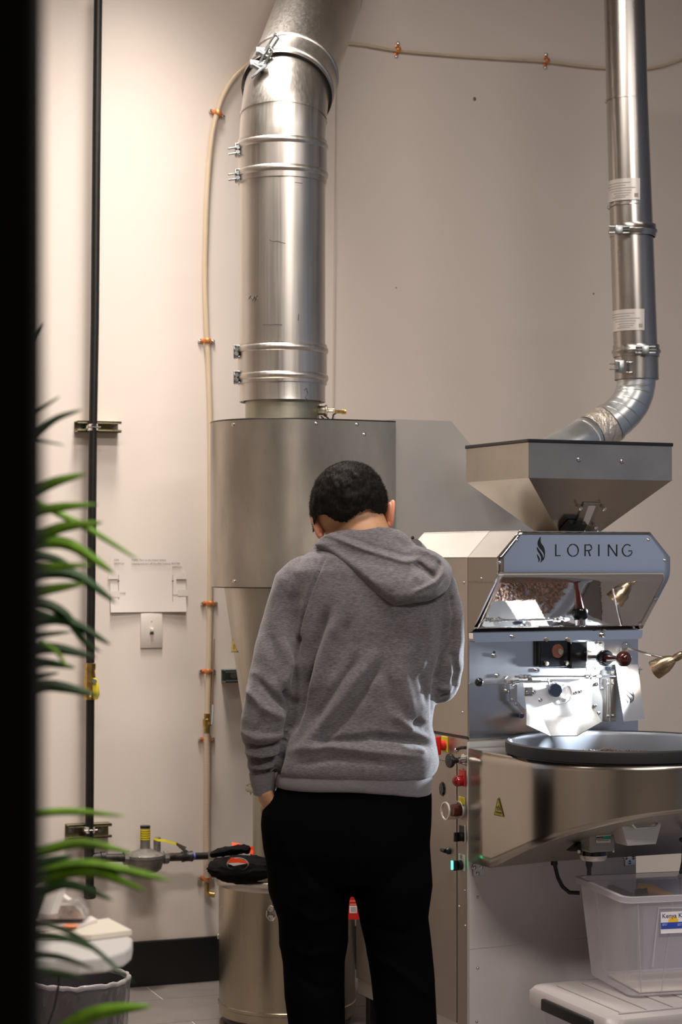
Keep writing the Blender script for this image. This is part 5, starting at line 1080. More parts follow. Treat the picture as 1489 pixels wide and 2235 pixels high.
strokes(me, [
 ([(708, 1218), (672, 1300), (658, 1350), (652, 1399)], 2.0, -.004, False), ([(986, 1305), (991, 1345), (985, 1390), (961, 1435), (950, 1480)], 4, -.006, False),
 ([(652, 1395), (645, 1450), (642, 1530), (628, 1590), (614, 1645), (602, 1692)], 6, -.008, False), ([(947, 1480), (944, 1540), (950, 1600)], 4, -.004),
 ([(712, 1335), (690, 1400), (664, 1500)], 10, -.013), ([(733, 1345), (708, 1430), (680, 1530)], 12, .009), ([(674, 1465), (655, 1540), (632, 1604)], 9, -.010),
 ([(815, 1428), (760, 1510), (700, 1585), (648, 1650)], 13, .008), ([(835, 1445), (785, 1520), (725, 1595), (690, 1625)], 11, -.009), ([(780, 1440), (722, 1520), (680, 1580)], 9, -.006),
 ([(800, 1607), (855, 1612), (910, 1616), (946, 1626)], 8, -.014), ([(690, 1620), (745, 1615), (810, 1612)], 7, -.009), ([(640, 1640), (720, 1630), (800, 1640), (870, 1648), (935, 1652)], 11, .010), ([(650, 1668), (740, 1655), (850, 1664)], 6, -.005), ([(870, 1632), (930, 1640)], 6, .006),
 ([(905, 1575), (930, 1588), (948, 1592)], 9, -.011), ([(860, 1560), (905, 1598)], 9, .006), ([(918, 1470), (935, 1540)], 9, -.005), ([(890, 1400), (880, 1480), (900, 1560)], 14, .005), ([(850, 1380), (842, 1470), (860, 1550)], 12, -.005),
 ([(760, 1350), (745, 1420), (720, 1480)], 12, -.006), ([(862, 1340), (872, 1400)], 20, -.004), ([(930, 1330), (935, 1400), (915, 1470)], 12, .005),
 # left sleeve
 ([(620, 1505), (632, 1525), (640, 1538)], 6, -.012), ([(558, 1480), (595, 1520), (630, 1545)], 8, -.009), ([(540, 1500), (575, 1545), (620, 1570)], 9, .008), ([(576, 1584), (600, 1578), (624, 1572)], 3, -.002, False),
 ([(529, 1598), (560, 1612), (600, 1608), (622, 1600)], 7, .006), ([(531, 1628), (560, 1634), (600, 1628), (620, 1616)], 5, -.013), ([(533, 1642), (570, 1648), (610, 1640)], 5, .008), ([(540, 1658), (565, 1662), (600, 1656), (612, 1650)], 5, -.013), ([(543, 1672), (570, 1676), (602, 1668)], 4.5, .006), ([(545, 1684), (600, 1680)], 4, -.006),
 ([(590, 1380), (600, 1440), (588, 1490)], 12, -.006), ([(618, 1400), (630, 1450), (620, 1500)], 9, .007), ([(560, 1460), (548, 1530)], 8, .004), ([(640, 1290), (632, 1350), (640, 1400)], 12, -.004), ([(576, 1560), (560, 1600)], 7, -.005),
 # right sleeve
 ([(1000, 1330), (1004, 1400), (990, 1460)], 10, .005), ([(985, 1420), (1000, 1470), (990, 1515)], 7, -.007), ([(955, 1500), (985, 1505), (1005, 1490)], 6, .006), ([(960, 1525), (980, 1515)], 4, -.005),
], 1.45)
noise_disp(me, 9, .006); noise_disp(me, 26, .0018)
sw_ = place(me, 'sweatshirt', pe)
# waistband and cuffs
b = MB(); loft(b, [(1686, 606, 941, .137, 0), (1692, 603, 944, .140, 0), (1706, 601, 944, .140, 0, -.002), (1719, 603, 941, .138, 0, -.006), (1723, 606, 938, .134, 0, -.007)], 64, 2.25)
me = remesh(b, .0045, .5, 'waistband', RIB, pe, 3)
V, N = getv(me); P = proj(V); V[:, 2] += np.clip((P[:, 1] - 1690) / 30, 0, 1) * (.007 * np.exp(-((P[:, 0] - 770) / 90) ** 2) - .010 * np.clip((P[:, 0] - 860) / 80, 0, 1)); me.vertices.foreach_set('co', V.ravel()); place(me, 'waistband', sw_)
b = MB(); limb(b, [(573, 1688, 28, -.01), (574, 1700, 27, -.008), (576, 1716, 25.5, -.006), (577, 1728, 24, -.004)], 24); b2 = MB(); b2.tube([pp(572, 1684, -.012), pp(574, 1700, -.01), pp(576, 1716, -.006), pp(577, 1732, -.004)], [28 / SK, 28 / SK, 26 / SK, 23.5 / SK], 28, up=(1, 0, 0)); b2.build('cuff', RIB, sw_, FC, smooth=60)
b2 = MB(); b2.tube([pp(914, 1441, .22), pp(905, 1434, .25)], [26 / SK, 24 / SK], 24, up=(1, 0, 0)); b2.build('cuff', RIB, sw_, FC, smooth=60)
b2 = MB(); b2.box(pp(574, 1580, -.087), pp(578, 1588, -.083)); b2.build('tiny_tag', BLACK, sw_, FC, smooth=0)
b2 = MB(); b2.prism([pp(584, 1317, -.01), pp(574, 1363, -.01), pp(577, 1366, -.018), pp(588, 1322, -.018)], (.004, .02, 0)); b2.build('arm_patch', BLACK, sw_, FC, smooth=0)
# ---- hood: cloth relief over the shoulders, thick and rolled
HP = [(688, 1190), (694, 1180), (705, 1171), (722, 1163), (745, 1156), (772, 1152), (800, 1150), (830, 1150), (852, 1151), (870, 1156), (885, 1165), (897, 1178), (910, 1190), (930, 1197), (950, 1204), (965, 1213), (977, 1224), (986, 1238), (988, 1252), (984, 1272), (974, 1289), (958, 1301), (938, 1310), (912, 1315), (885, 1319), (862, 1321), (846, 1312), (825, 1296), (800, 1276), (775, 1256), (748, 1233), (728, 1216), (708, 1202)]
HPa = np.array(HP, float)
def inside(P):
    x, y = P[:, 0], P[:, 1]; r = np.zeros(len(P), bool); n = len(HPa)
    for i in range(n):
        x1, y1 = HPa[i]; x2, y2 = HPa[(i + 1) % n]; c = ((y1 > y) != (y2 > y)) & (x < (x2 - x1) * (y - y1) / (y2 - y1 + 1e-9) + x1); r ^= c
    return r
st_ = 2.2; gx_, gy_ = np.meshgrid(np.arange(680, 996, st_), np.arange(1144, 1328, st_)); G = np.stack([gx_.ravel(), gy_.ravel()], 1)
ins = inside(G); dB, _ = pdist(G, list(HP) + [HP[0]]); dB = np.where(ins, dB, -dB)
keep = dB > -st_ * .8
# snap outside verts onto the outline
def snap(P):
    best = np.full(len(P), 1e9); out = P.copy(); L = np.vstack([HPa, HPa[:1]])
    for i in range(len(L) - 1):
        a, bb_ = L[i], L[i + 1]; ab = bb_ - a; t = np.clip(((P - a) @ ab) / (ab @ ab), 0, 1); q = a + t[:, None] * ab; d = np.linalg.norm(P - q, axis=1); m = d < best; best[m] = d[m]; out[m] = q[m]
    return out
Gs = G.copy(); o_ = keep & (dB < 0); Gs[o_] = snap(G[o_]); dd_ = np.clip(dB, 0, None)
# body-side depth: follows the upper back
def base_depth(P):
    x, y = P[:, 0], P[:, 1]; z = np.clip((y - 1150) / 150, 0, 1); cx_ = 803; hw_ = 95 + 85 * z
    return -(.060 + .060 * z) * np.sqrt(np.clip(1 - ((x - cx_) / (hw_ * 1.25)) ** 2, .02, 1)) + .02 * (1 - z)
bd = base_depth(Gs) - .012 * np.clip(1 - (Gs[:, 1] - 1150) / 60, 0, 1)
th = .010 + .034 * (1 - np.exp(-dd_ / 13.0))
low = np.clip((Gs[:, 1] - 1160) / 110, 0, 1); th *= .55 + .65 * low
def add(line, wd, amp, taper=True, sharp=2):
    global th
    d, t = pdist(Gs, line); w_ = np.exp(-(d / wd) ** sharp)
    if taper: w_ = w_ * np.clip(np.minimum(t, 1 - t) * 5 + .3, 0, 1)
    th = th + amp * w_
def side_of(P, line):   # signed: positive below the line
    line = np.array(line, float); y = np.interp(P[:, 0], line[:, 0], line[:, 1]); return P[:, 1] - y
ridge = [(680, 1178), (705, 1168), (722, 1168), (745, 1178), (790, 1196), (840, 1212), (880, 1224), (896, 1224), (904, 1223)]
sd = side_of(Gs, ridge); inner = np.clip(-sd / 4, 0, 1) * (Gs[:, 0] < 905); th = th - .005 * inner        # collar area lies lower than the folded edge
add(ridge, 6, .012, False); add([(x, y - 11) for x, y in ridge[2:]], 4, -.005, False); add([(700, 1190), (740, 1212), (780, 1240), (830, 1285)], 9, .006)
add([(896, 1224), (893, 1250), (880, 1285), (864, 1318)], 1.6, -.006, False)                                # centre seam
add([(820, 1152), (824, 1170), (833, 1196)], 1.3, -.003, False)
add([(905, 1228), (922, 1240), (938, 1252), (946, 1258)], 7, -.024)                                         # dark hollow inside the hood
add([(940, 1266), (955, 1250), (960, 1235), (958, 1222)], 6, -.020)
add([(905, 1196), (930, 1204), (955, 1214), (968, 1232), (966, 1252), (950, 1270), (925, 1284), (900, 1294)], 6.5, .016)  # rolled lip
add([(975, 1240), (976, 1262), (962, 1284), (930, 1300), (890, 1308)], 7, .008)
add([(970, 1228), (972, 1255), (955, 1277), (925, 1292)], 3, -.006)
add([(850, 1240), (862, 1262), (852, 1290)], 12, .005); add([(730, 1192), (790, 1222), (850, 1240)], 7, -.003); add([(905, 1255), (925, 1270)], 8, .006)
add([(860, 1175), (895, 1200)], 10, -.006); add([(765, 1170), (800, 1185)], 9, -.004)
bd_top = bd - th
M_idx = -np.ones(len(G), int); kk = np.where(keep)[0]; M_idx[kk] = np.arange(len(kk)); nk = len(kk); H_, Wd = gx_.shape
Vt = [pp(Gs[i, 0], Gs[i, 1], bd_top[i]) for i in kk]; Vb = [pp(Gs[i, 0], Gs[i, 1], bd[i] + .012) for i in kk]
# shift so perspective of the nearer surface still lands on the outline
def fix(p): s = p.y / PD; return Vector((p.x * s, p.y, CH + (p.z - CH) * s))
Vt = [fix(p) for p in Vt]; Vb = [fix(p) for p in Vb]; fs = []; 
from collections import Counter
ec = Counter()
for r in range(H_ - 1):
    for c in range(Wd - 1):
        q = [r * Wd + c, r * Wd + c + 1, (r + 1) * Wd + c + 1, (r + 1) * Wd + c]; m = [M_idx[k] for k in q]
        if min(m) < 0: continue
        fs.append(tuple(m)); 
        for i in range(4): ec[(m[i], m[(i + 1) % 4])] += 1
allf = [f for f in fs] + [tuple(nk + k for k in reversed(f)) for f in fs] + [(a, nk + a, nk + b_, b_) for (a, b_) in ec if (b_, a) not in ec]
b = MB(); b._a(Vt + Vb, allf)
me = remesh(b, .0032, .5, 'hood', GREY, pe, 3); noise_disp(me, 22, .002)
hd_ = place(me, 'hood', sw_)
# collar roll round the neck front so the hood reads from the side as well
b = MB(); b.tube([pp(706, 1192, -.02), pp(698, 1204, .03), pp(700, 1225, .10), pp(760, 1250, .14), pp(830, 1250, .14), pp(890, 1228, .10), pp(915, 1205, .04), pp(905, 1192, -.02)], [.016, .022, .026, .028, .028, .026, .024, .018], 16); b.build('collar_roll', GREY, sw_, FC, smooth=60)
# ================================================================== STORAGE BINS
BA = R(16) - TH
def binframe(corner_px, y, d, ang): 
    p = px(corner_px, y, d); return FC @ Matrix.Translation((p.x, p.y, 0)) @ Matrix.Rotation(ang, 4, 'Z')
def clearmat(name, col, a, rough=.25):
    """thin frosted plastic: part pass-through, part milky"""
    m = bpy.data.materials.new(name); m.use_nodes = True; nt = m.node_tree; N = nt.nodes; L = nt.links
    b = N['Principled BSDF']; b.inputs['Base Color'].default_value = (*col, 1); b.inputs['Roughness'].default_value = rough
    tr = N.new('ShaderNodeBsdfTransparent'); tr.inputs[0].default_value = (.97, .97, 1, 1); mx_ = N.new('ShaderNodeMixShader')
    fr_ = N.new('ShaderNodeLayerWeight'); fr_.inputs[0].default_value = .35; ad = N.new('ShaderNodeMath'); ad.operation = 'MULTIPLY_ADD'; ad.inputs[1].default_value = .6; ad.inputs[2].default_value = a; ad.use_clamp = True
    L.new(fr_.outputs['Facing'], ad.inputs[0]); L.new(ad.outputs[0], mx_.inputs[0]); L.new(tr.outputs[0], mx_.inputs[1]); L.new(b.outputs[0], mx_.inputs[2]); L.new(mx_.outputs[0], N['Material Output'].inputs[0]); return m
CLR = clearmat('clear_plastic', (.80, .76, .79), .19); CLRR = clearmat('clear_plastic_rim', (.62, .585, .61), .30); MILK = clearmat('milky_lid_plastic', (.44, .40, .39), .6, .35)
# upper bin; local x along its front, y back
FB = binframe(1361, 1958, 4.6, R(14)); zt = px(0, 1960, 4.6).z; z0b = .318; BWd, BDp = .42, .335
ub = thing('storage_bin', 'clear open storage bin with white name label, standing on the lidded bin', 'storage bin', (0, 0, z0b), R(14) - TH, frame=FB)
def rrect(x0, y0, x1, y1, r, z, n=6):
    out = []
    for (cx_, cy_, a0) in ((x1 - r, y1 - r, 0), (x0 + r, y1 - r, 90), (x0 + r, y0 + r, 180), (x1 - r, y0 + r, 270)):
        for k in range(n + 1): a = R(a0 + 90 * k / n); out.append((cx_ + r * math.cos(a), cy_ + r * math.sin(a), z))
    return out
def shell(b, rings_):
    n = len(rings_[0]); vs = [p for r_ in rings_ for p in r_]; b._a(vs, [(j * n + i, j * n + (i + 1) % n, (j + 1) * n + (i + 1) % n, (j + 1) * n + i) for j in range(len(rings_) - 1) for i in range(n)])
b = MB(); ins_ = .030
shell(b, [rrect(ins_, ins_, BWd - ins_, BDp - ins_, .03, z0b), rrect(.012, .012, BWd - .012, BDp - .012, .026, zt - .035), rrect(.010, .010, BWd - .010, BDp - .010, .026, zt - .002)])
b.quad(*rrect(ins_, ins_, BWd - ins_, BDp - ins_, .03, z0b)); b.build('bin_walls', CLR, ub, FB, smooth=50)
b = MB(); shell(b, [rrect(.012, .012, BWd - .012, BDp - .012, .025, zt - .014), rrect(0, 0, BWd, BDp, .028, zt - .014), rrect(0, 0, BWd, BDp, .028, zt), rrect(.012, .012, BWd - .012, BDp - .012, .025, zt), rrect(.012, .012, BWd - .012, BDp - .012, .025, zt - .014)]); b.build('bin_rim', CLRR, ub, FB, smooth=30)
for (xa, xb) in ((.040, .056), (.128, .108)):
    MB().tube([(xa, .010, zt - .02), (xb, .028, z0b + .01)], .002, 8).build('moulded_rib', CLRR, ub, FB)
for ya, yb_ in ((.20, .195),): MB().tube([(.010, ya, zt - .02), (.028, yb_, z0b + .01)], .002, 8).build('moulded_rib', CLRR, ub, FB)
# raised label panel and label
lx0 = ray(1440, 1990, FB, 1, .008); 
def fbp(x, y, Y=.008): return ray(x, y, FB, 1, Y)
MB().tube([fbp(1425, 2110), fbp(1438, 1982), fbp(1560, 1980)], .002, 8).build('moulded_rib', CLRR, ub, FB)
a = fbp(1442.5, 1991, .006); c = fbp(1580, 2031, .006)
lab = MB().box((a.x, .005, c.z), (c.x, .0062, a.z)).build('name_label', mat('white_label', (.80, .78, .80), .5), ub, FB, smooth=0)
s_ = 1 / (F / 4.6)
def ltxt(t, x, y, size, m, nm='printed_text'):
    p = fbp(x, y, .0045); return text_mesh(t, size, FB @ plane_m(p, (1, 0, 0), (0, 0, 1)), m, nm, lab, .0002)
NAVY = mat('navy_print', (.02, .035, .22), .5)
ltxt('Kenya Kir', 1445.5, 2004, .0148, NAVY)
MB().lathe([(0, .0002), (.0125, .0002)], fbp(1470, 2011, .0049), (0, -1, 0), 24).build('sun_print', mat('yellow_print', (.85, .5, .02), .5), lab, FB)
a = fbp(1443, 2014, .0046); c = fbp(1580, 2021.5, .0046); MB().box((a.x, .0044, c.z), (c.x, .0048, a.z)).build('blue_band', mat('blue_band', (.02, .06, .40), .5), lab, FB, smooth=0)
for k, (x, t, y) in enumerate(((1446, 'ROAST TIME', 2018), (1446, 'NET WT', 2021), (1479, 'SUN DRY', 2018), (1479, 'KENYA', 2021))): p = fbp(x, y - .3, .0040); text_mesh(t[:8], .0030, FB @ plane_m(p, (1, 0, 0), (0, 0, 1)), MATS['white_label'], 'printed_text', lab, .0001)
p = fbp(1445, 2027, .0045); text_mesh('Roasters coffee kenya', .0042, FB @ plane_m(p, (1, 0, 0), (0, 0, 1)), INK, 'printed_text', lab, .0001)
# scoop of pale paper in the bottom
FBm = MB().box((.06, .05, z0b + .002), (.36, .25, z0b + .006), .002).build('paper_pad', mat('cream_pad', (.70, .62, .54), .6), None, FB); tag(FBm, 'flat cream paper pad lying in the bottom of the open clear bin', 'paper')
# lidded lower bin
FL = binframe(1330, 2214, 4.42, R(22)); LW, LDp = .60, .42; zl_ = .312
lb = thing('lidded_bin', 'low milky storage box with ribbed lid and black side latch at bottom right', 'storage bin', (0, 0, 0), R(22) - TH, frame=FL)
b = MB(); shell(b, [rrect(.05, .05, LW - .05, LDp - .04, .03, .0), rrect(.03, .025, LW - .03, LDp - .025, .03, zl_ - .03)]); b.quad(*rrect(.05, .05, LW - .05, LDp - .04, .03, 0.001)); b.build('box_walls', CLRR, lb, FL, smooth=50)
b = MB(); shell(b, [rrect(.0, .0, LW, LDp, .045, zl_ - .045), rrect(.0, .0, LW, LDp, .045, zl_ - .014), rrect(.008, .008, LW - .008, LDp - .008, .045, zl_ - .003), rrect(.035, .035, LW - .035, LDp - .035, .03, zl_)]); b.quad(*rrect(.035, .035, LW - .035, LDp - .035, .03, zl_)); b.build('bin_lid', MILK, lb, FL, smooth=40)
for k in range(7): MB().box((.06 + k * .07, .05, zl_ - .0005), (.085 + k * .07, LDp - .06, zl_ + .003), .001).build('lid_rib', MILK, lb, FL, smooth=0)
MB().box((.05, .04, zl_ - .0005), (LW - .05, .046, zl_ + .004), .001).build('lid_rib', MILK, lb, FL, smooth=0)
MB().box((-.010, .07, zl_ - .042), (.004, .31, zl_ - .014), .003).build('side_latch', BLACK, lb, FL, smooth=0); MB().box((-.012, .02, zl_ - .050), (.0, .09, zl_ - .040), .002).build('latch_lip', BLACK, lb, FL, smooth=0)
# blue-grey crate behind, with an orange-handled brush
FK = binframe(1392, 1962, 5.03, R(14))
b = MB(); zk = px(0, 1957, 5.05).z; b.box((0, 0, .0), (.42, .02, zk - .0), .004); b.box((0, 0, 0), (.02, .30, zk), .004); b.box((.40, 0, 0), (.42, .30, zk), .004); b.box((0, .28, 0), (.42, .30, zk), .004); b.box((0, 0, 0), (.42, .30, .01))
ck = b.build('blue_crate', mat('blue_grey_plastic', (.20, .20, .27), .45), None, FK, smooth=0); tag(ck, 'tall blue-grey crate standing behind the clear open bin', 'crate')
b = MB(); b.tube([(.010, .02, zk + .0), (.02, .02, zk + .020), (.045, .015, zk + .018), (.08, .012, zk + .004), (.1, .01, zk)], [.010, .016, .013, .010, .006], 12); b.v = [(v[0], v[1], max(v[2], zk + .001)) for v in b.v]
tool = b.build('hand_brush', mat('orange_handle', (.72, .38, .12), .45), None, FK, smooth=60); tag(tool, 'orange-handled brush lying on the rim of the blue-grey crate', 'brush')
b = MB(); b.tube([(.0, .012, zk + .010), (.028, .010, zk + .012)], [.010, .014], 12); b.build('dark_head', BLACK, tool, FK)
b = MB(); q = [(.115 + .0, -.004, zk), (.118, -.002, zk + .02), (.116, -.002, zk + .045)]; b.tube(q, .002, 8); b.sph((.116, -.002, zk + .050), .007, 10, 8); pk = b.build('hook_tool', mat('mauve_grey', (.22, .2, .3), .5), None, FK); tag(pk, 'thin grey hooked tool sticking up from the blue-grey crate', 'tool')
b = MB(); q0 = px(1491, 1880, 4.75); b.tube([q0 + Vector((.03, .2, .12)), q0 + Vector((.02, .1, .06)), q0, q0 + Vector((-.006, 0, -.03))], .004, 10); b.sph(q0 + Vector((.005, .05, .045)), .006, 12, 8); hs_ = b.build('power_cable', BLACK, ro, FC)
# ================================================================== FOLDING TABLE, left
TDp = 3.15; tc_ = px(290, 2052, TDp); FT = FC @ Matrix.Translation((tc_.x, tc_.y, 0)) @ Matrix.Rotation(R(4), 4, 'Z')
tb_ = thing('folding_table', 'white plastic folding table whose rounded corner juts in from the left', 'table', (-.35, .05, 0), R(4) - TH, frame=FT)
tz = tc_.z + .004; TLn = .75
out = rrect(-TLn, -.12, 0, .10, .03, tz); 
b = MB(); poly_t = [(-TLn, -.16), (-.075, -.16), (-.035, -.145), (-.008, -.10), (0, -.06), (0, .0), (-.03, .075), (-.09, .155), (-TLn, .155)]
def lay(z, s=0): return [(x - (s if x > -.5 else -s), y + (s if y < 0 else -s) * (1 if abs(y) > .05 else 0), z) for x, y in poly_t]
b.prism([(x, y, tz - .026) for x, y in poly_t], (0, 0, .026))
t_o = b.build('table_top', mat('white_table_plastic', (.52, .50, .48), .45), tb_, FT, smooth=0); bv2 = t_o.modifiers.new('b', 'BEVEL'); bv2.width = .006; bv2.segments = 3
for x, y in ((-.62, -.11), (-.62, .11), (-.40, -.11), (-.40, .11)): MB().tube([(x, y, tz - .03), (x, y, 0)], .012, 10).build('leg', CASTG, tb_, FT)
def sheet(name, pts, z, th, m, lab, cat, d=TDp, frame=FC):
    P = []
    for (x, y) in pts: P.append(ray(x, y, FC, 2, z))
    o = MB().prism(P, (0, 0, th)).build(name, m, None, frame, smooth=0); return tag(o, lab, cat)
CRM = mat('cream_paper', (.66, .60, .50), .6)
s1 = sheet('paper_bag', [(60, 2052), (200, 2052), (288, 2041), (236, 2014), (190, 2022), (60, 2025)], tz + .001, .008, CRM, 'flat cream paper bag lying nearest the table corner', 'paper bag')
s2 = sheet('paper_stack', [(60, 2036), (175, 2024), (213, 2013), (200, 2006), (60, 2008)], tz + .0095, .005, PAPER, 'white paper stack with an orange mark lying across the cream bag', 'paper')
P = [ray(x, y, FC, 2, tz + .0148) for x, y in [(132, 2022), (160, 2024), (175, 2019), (150, 2016)]]; MB().prism(P, (0, 0, .0006)).build('orange_print', mat('orange_print', (.8, .25, .1), .5), s2, FC, smooth=0)
dB_ = 3.17
b = MB(); A = [(80, 2006), (185, 2006), (176, 1990), (160, 1976), (88, 1978)]; b.prism([px(x, y, dB_ + .02) for x, y in A], (0, .08, 0)); o = b.build('printed_pouch', mat('tan_grey_packet', (.30, .26, .23), .5, noise=((30, 30, 30), .6)), None, FC, smooth=0); tag(o, 'tan and grey printed packet leaning behind the white papers on the table', 'packet')
b = MB(); b.prism([px(x, y, 3.12) for x, y in [(84, 1994), (110, 1996), (128, 1945), (124, 1930), (98, 1950)]], (.01, .012, 0)); o = b.build('letter_sheet', PAPER, None, FC, smooth=0); tag(o, 'white folded letter standing upright at the left on the table, nearest the black post', 'paper')
b = MB(); b.prism([px(x, y, 3.24) for x, y in [(108, 2001), (160, 1992), (162, 1974), (122, 1946), (110, 1976)]], (.005, .012, 0)); o = b.build('letter_sheet', PAPER, None, FC, smooth=0); tag(o, 'white folded letter with slanted top just above the tan packet', 'paper')
# ================================================================== TRASH CAN
cd_ = 4.9; cc_ = px(172, 2140, cd_); zr_ = cc_.z; rr_ = 106 / F * cd_
tcn = thing('waste_bin', 'round dark grey waste bin with clear crinkled liner below the table corner', 'waste bin', (cc_.x, cd_, 0), frame=FC)
b = MB(); b.lathe([(0, .01), (rr_ * .80, .01), (rr_ * .82, 0), (rr_ * .97, zr_ - .01), (rr_, zr_), (rr_ - .006, zr_), (rr_ * .78, .015), (0, .015)], (cc_.x, cd_, 0), (0, 0, 1), 48); b.build('bin_body', mat('dark_grey_bin', (.035, .031, .032), .5), tcn, FC)
def liner(z0, z1, r0, r1, seed, rows=14, seg=120, amp=.004):
    b = MB(); vs = []
    for j in range(rows + 1):
        t = j / rows; z = z0 + (z1 - z0) * t; r = r0 + (r1 - r0) * t
        for k in range(seg):
            a = 2 * PI * k / seg; nn = mnoise.noise(Vector((math.cos(a) * 7 + seed, math.sin(a) * 7, z * 30))) + .6 * mnoise.noise(Vector((math.cos(a) * 22, math.sin(a) * 22 + seed, z * 60)))
            vs.append((cc_.x + (r + amp * nn) * math.cos(a), cd_ + (r + amp * nn) * math.sin(a), z + .006 * nn * (t if z1 > z0 else 1)))
    b._a(vs, [(j * seg + k, j * seg + (k + 1) % seg, (j + 1) * seg + (k + 1) % seg, (j + 1) * seg + k) for j in range(rows) for k in range(seg)]); return b
LIN = clearmat('crinkled_liner', (.36, .33, .34), .10, .10)
liner(.06, zr_ + .004, rr_ * .86 + .007, rr_ + .008, 1).build('bin_liner', LIN, tcn, FC, smooth=60)
liner(zr_ - .12, zr_ + .008, rr_ * .90, rr_ - .002, 5).build('bin_liner_inside', LIN, tcn, FC, smooth=60)
b = MB(); vs = []
ringp = [(cc_.x + (rr_ + .003 + .003 * mnoise.noise(Vector((math.cos(a) * 8, math.sin(a) * 8, 2)))) * math.cos(a), cd_ + (rr_ + .003) * math.sin(a), zr_ + .006 + .005 * mnoise.noise(Vector((math.cos(a) * 5, math.sin(a) * 5, 9)))) for a in [2 * PI * k / 90 for k in range(91)]]
b.tube(ringp, [.006 + .003 * mnoise.noise(Vector((k * .35, 0, 0))) for k in range(91)], 8, cap=False); b.build('liner_roll', clearmat('liner_roll_plastic', (.40, .37, .37), .5, .15), tcn, FC, smooth=60)
# black cord hanging left in front of it
o = MB().tube([px(128, 2150, 3.3), px(124, 2170, 3.3), px(118, 2200, 3.3), px(104, 2240, 3.3), px(96, 2300, 3.32), px(90, 2500, 3.35), px(60, 2560, 3.4)] , .0022, 8)
q = px(128, 2112, 3.3); o.tube([px(128, 2150, 3.3), Vector((q.x, 3.3, tz - .02))], .0022, 8); o = o.build('power_cord', BLACK, None, FC); tag(o, 'thin black cord hanging from the table in front of the waste bin', 'cord')
# ================================================================== PALM beside the post
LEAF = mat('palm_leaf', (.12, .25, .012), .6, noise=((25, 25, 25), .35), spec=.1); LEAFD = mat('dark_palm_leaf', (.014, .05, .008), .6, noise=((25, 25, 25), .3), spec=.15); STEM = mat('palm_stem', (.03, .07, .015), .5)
PLD = 2.25
pot = px(-40, 0, PLD)
pa = thing('potted_palm', 'green palm with narrow arching leaflets reaching out from behind the black post', 'plant', (pot.x, PLD, 0), frame=FC)
pot_ = MB().lathe([(0, 0), (.11, 0), (.12, .01), (.15, .26), (.155, .28), (.145, .28), (.138, .25), (0, .25)], (pot.x, PLD, 0), (0, 0, 1), 40).build('pot', CASTG, pa, FC)
def leaflet(parent, pts, w_, m=LEAF, d0=PLD, dd0=0.0, tip=None):
    w_ *= .78
    """narrow folded blade along px points"""
    P = []; n = 12; q = [Vector((x, y, 0)) for x, y in pts]
    L = [0]
    for i in range(len(q) - 1): L.append(L[-1] + (q[i + 1] - q[i]).length)
    def at(t):
        s = t * L[-1]
        for i in range(len(q) - 1):
            if s <= L[i + 1] + 1e-6: return i, (s - L[i]) / (L[i + 1] - L[i])
        return len(q) - 2, 1
    for k in range(n + 1):
        t = k / n; i, u = at(t); p0, p1, p2, p3 = q[max(i - 1, 0)], q[i], q[i + 1], q[min(i + 2, len(q) - 1)]
        c = .5 * (2 * p1 + (p2 - p0) * u + (2 * p0 - 5 * p1 + 4 * p2 - p3) * u * u + (3 * p1 - p0 - 3 * p2 + p3) * u ** 3); P.append((c, t))
    vs = []
    for k, (c, t) in enumerate(P):
        a = P[max(k - 1, 0)][0]; b_ = P[min(k + 1, n)][0]; tg = (b_ - a).normalized(); nr = Vector((-tg.y, tg.x, 0)); d = d0 + dd0 * t
        ww = w_ / 2 * (math.sin(PI * min(1, .22 + t * .78)) ** .7 if t < .98 else .02) * 1.0
        vs += [px(c.x + nr.x * ww, c.y + nr.y * ww, d + .004), px(c.x, c.y, d - .004 - ww * .00006), px(c.x - nr.x * ww, c.y - nr.y * ww, d + .008)]
    b = MB(); b._a(vs, [f for k in range(n) for f in ((k * 3, k * 3 + 1, k * 3 + 4, k * 3 + 3), (k * 3 + 1, k * 3 + 2, k * 3 + 5, k * 3 + 4))])
    o = b.build('leaflet', m, parent, FC, smooth=60); return o
fr1 = MB().tube([Vector((pot.x, PLD, .25)), px(-60, 2000, PLD), px(-20, 1600, PLD), px(20, 1350, PLD), px(38, 1150, PLD), px(40, 950, PLD), px(30, 760, PLD)], [.012, .010, .007, .006, .005, .004, .002], 10).build('frond', STEM, pa, FC)
fr2 = MB().tube([Vector((pot.x, PLD, .25)), px(-70, 2300, PLD - .03), px(-10, 2100, PLD - .05), px(30, 1980, PLD - .05), px(40, 1850, PLD - .05), px(30, 1760, PLD - .05)], [.011, .009, .007, .006, .004, .002], 10).build('frond', STEM, pa, FC)
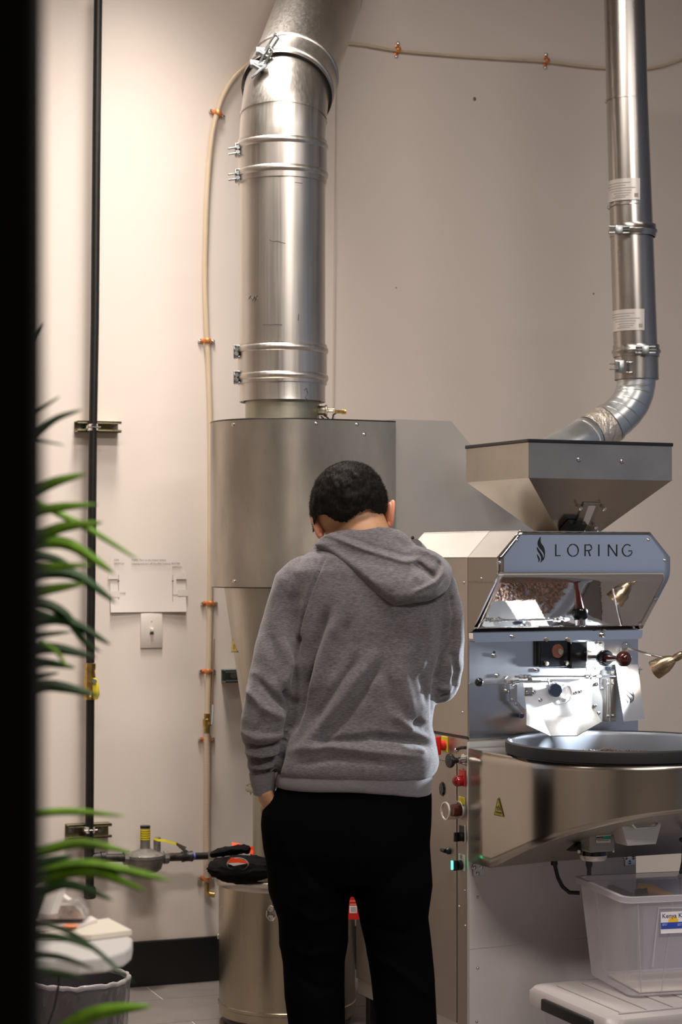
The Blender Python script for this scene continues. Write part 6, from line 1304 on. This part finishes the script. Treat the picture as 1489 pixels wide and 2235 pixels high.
UP = [([(30, 800), (62, 768), (98, 704)], 16, 1), ([(40, 930), (80, 900), (132, 864)], 12, 1), ([(40, 985), (70, 958), (120, 915), (180, 894)], 22, 1), ([(40, 955), (90, 962), (142, 972)], 9, 1),
 ([(38, 1100), (70, 1078), (120, 1052), (190, 1034)], 32, 0), ([(38, 1140), (80, 1118), (140, 1106), (215, 1101)], 28, 0), ([(38, 1175), (90, 1168), (140, 1150), (226, 1140)], 34, 0), ([(60, 1085), (130, 1122), (200, 1158), (305, 1224)], 20, 0),
 ([(38, 1196), (100, 1184), (160, 1192), (252, 1254)], 36, 0), ([(36, 1236), (110, 1236), (199, 1234)], 24, 0), ([(35, 1268), (100, 1250), (170, 1258), (255, 1318)], 34, 1), ([(35, 1310), (100, 1288), (186, 1274)], 30, 0),
 ([(35, 1318), (90, 1316), (140, 1340), (185, 1400), (222, 1424)], 30, 1), ([(34, 1372), (90, 1354), (150, 1356), (243, 1408)], 32, 1), ([(34, 1400), (90, 1386), (158, 1379)], 16, 1), ([(34, 1428), (90, 1415), (140, 1418), (212, 1436)], 32, 1), ([(34, 1462), (90, 1446), (166, 1458)], 26, 1),
 ([(32, 1490), (100, 1474), (130, 1468)], 18, 1), ([(32, 1524), (90, 1498), (140, 1500), (218, 1520)], 34, 1), ([(90, 1400), (125, 1425), (150, 1462)], 14, 0), ([(36, 1215), (80, 1212), (130, 1222), (160, 1240)], 26, 1), ([(36, 1345), (80, 1338), (120, 1345)], 22, 1)]
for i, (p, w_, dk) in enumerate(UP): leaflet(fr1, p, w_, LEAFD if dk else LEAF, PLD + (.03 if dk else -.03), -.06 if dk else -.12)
LO = [([(30, 1786), (90, 1775), (160, 1771), (272, 1781)], 22, 0), ([(34, 1880), (80, 1862), (180, 1840), (292, 1864)], 30, 0), ([(36, 1915), (100, 1900), (200, 1888), (375, 1922)], 36, 0), ([(36, 1935), (90, 1918), (200, 1902), (325, 1948)], 34, 0), ([(30, 1962), (80, 1950), (150, 1930), (248, 1966)], 30, 1),
 ([(30, 2020), (90, 2016), (150, 2034), (215, 2078), (262, 2120), (298, 2150)], 17, 1), ([(30, 2048), (90, 2042), (150, 2050), (210, 2076)], 22, 1), ([(30, 2092), (90, 2084), (150, 2094), (208, 2118)], 20, 1), ([(30, 2132), (90, 2122), (140, 2126), (190, 2138)], 24, 1), ([(120, 2262), (180, 2222), (250, 2203), (332, 2196)], 44, 0), ([(96, 1950), (86, 1975), (74, 2010), (50, 2030)], 22, 1), ([(34, 1900), (100, 1880), (160, 1868)], 28, 1)]
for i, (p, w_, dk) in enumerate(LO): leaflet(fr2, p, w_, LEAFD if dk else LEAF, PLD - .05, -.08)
for o in list(COL.objects):
    k = o.name.split('.')[0]
    if o.parent is None and k in ('strut_bracket', 'heat_glove', 'letter_sheet', 'wall_plug'):
        o['group'] = {'strut_bracket': 'strut brackets on the back wall', 'heat_glove': 'black gloves on the drum', 'letter_sheet': 'folded letters on the table', 'wall_plug': 'small plugs and nails in the back wall'}[k]
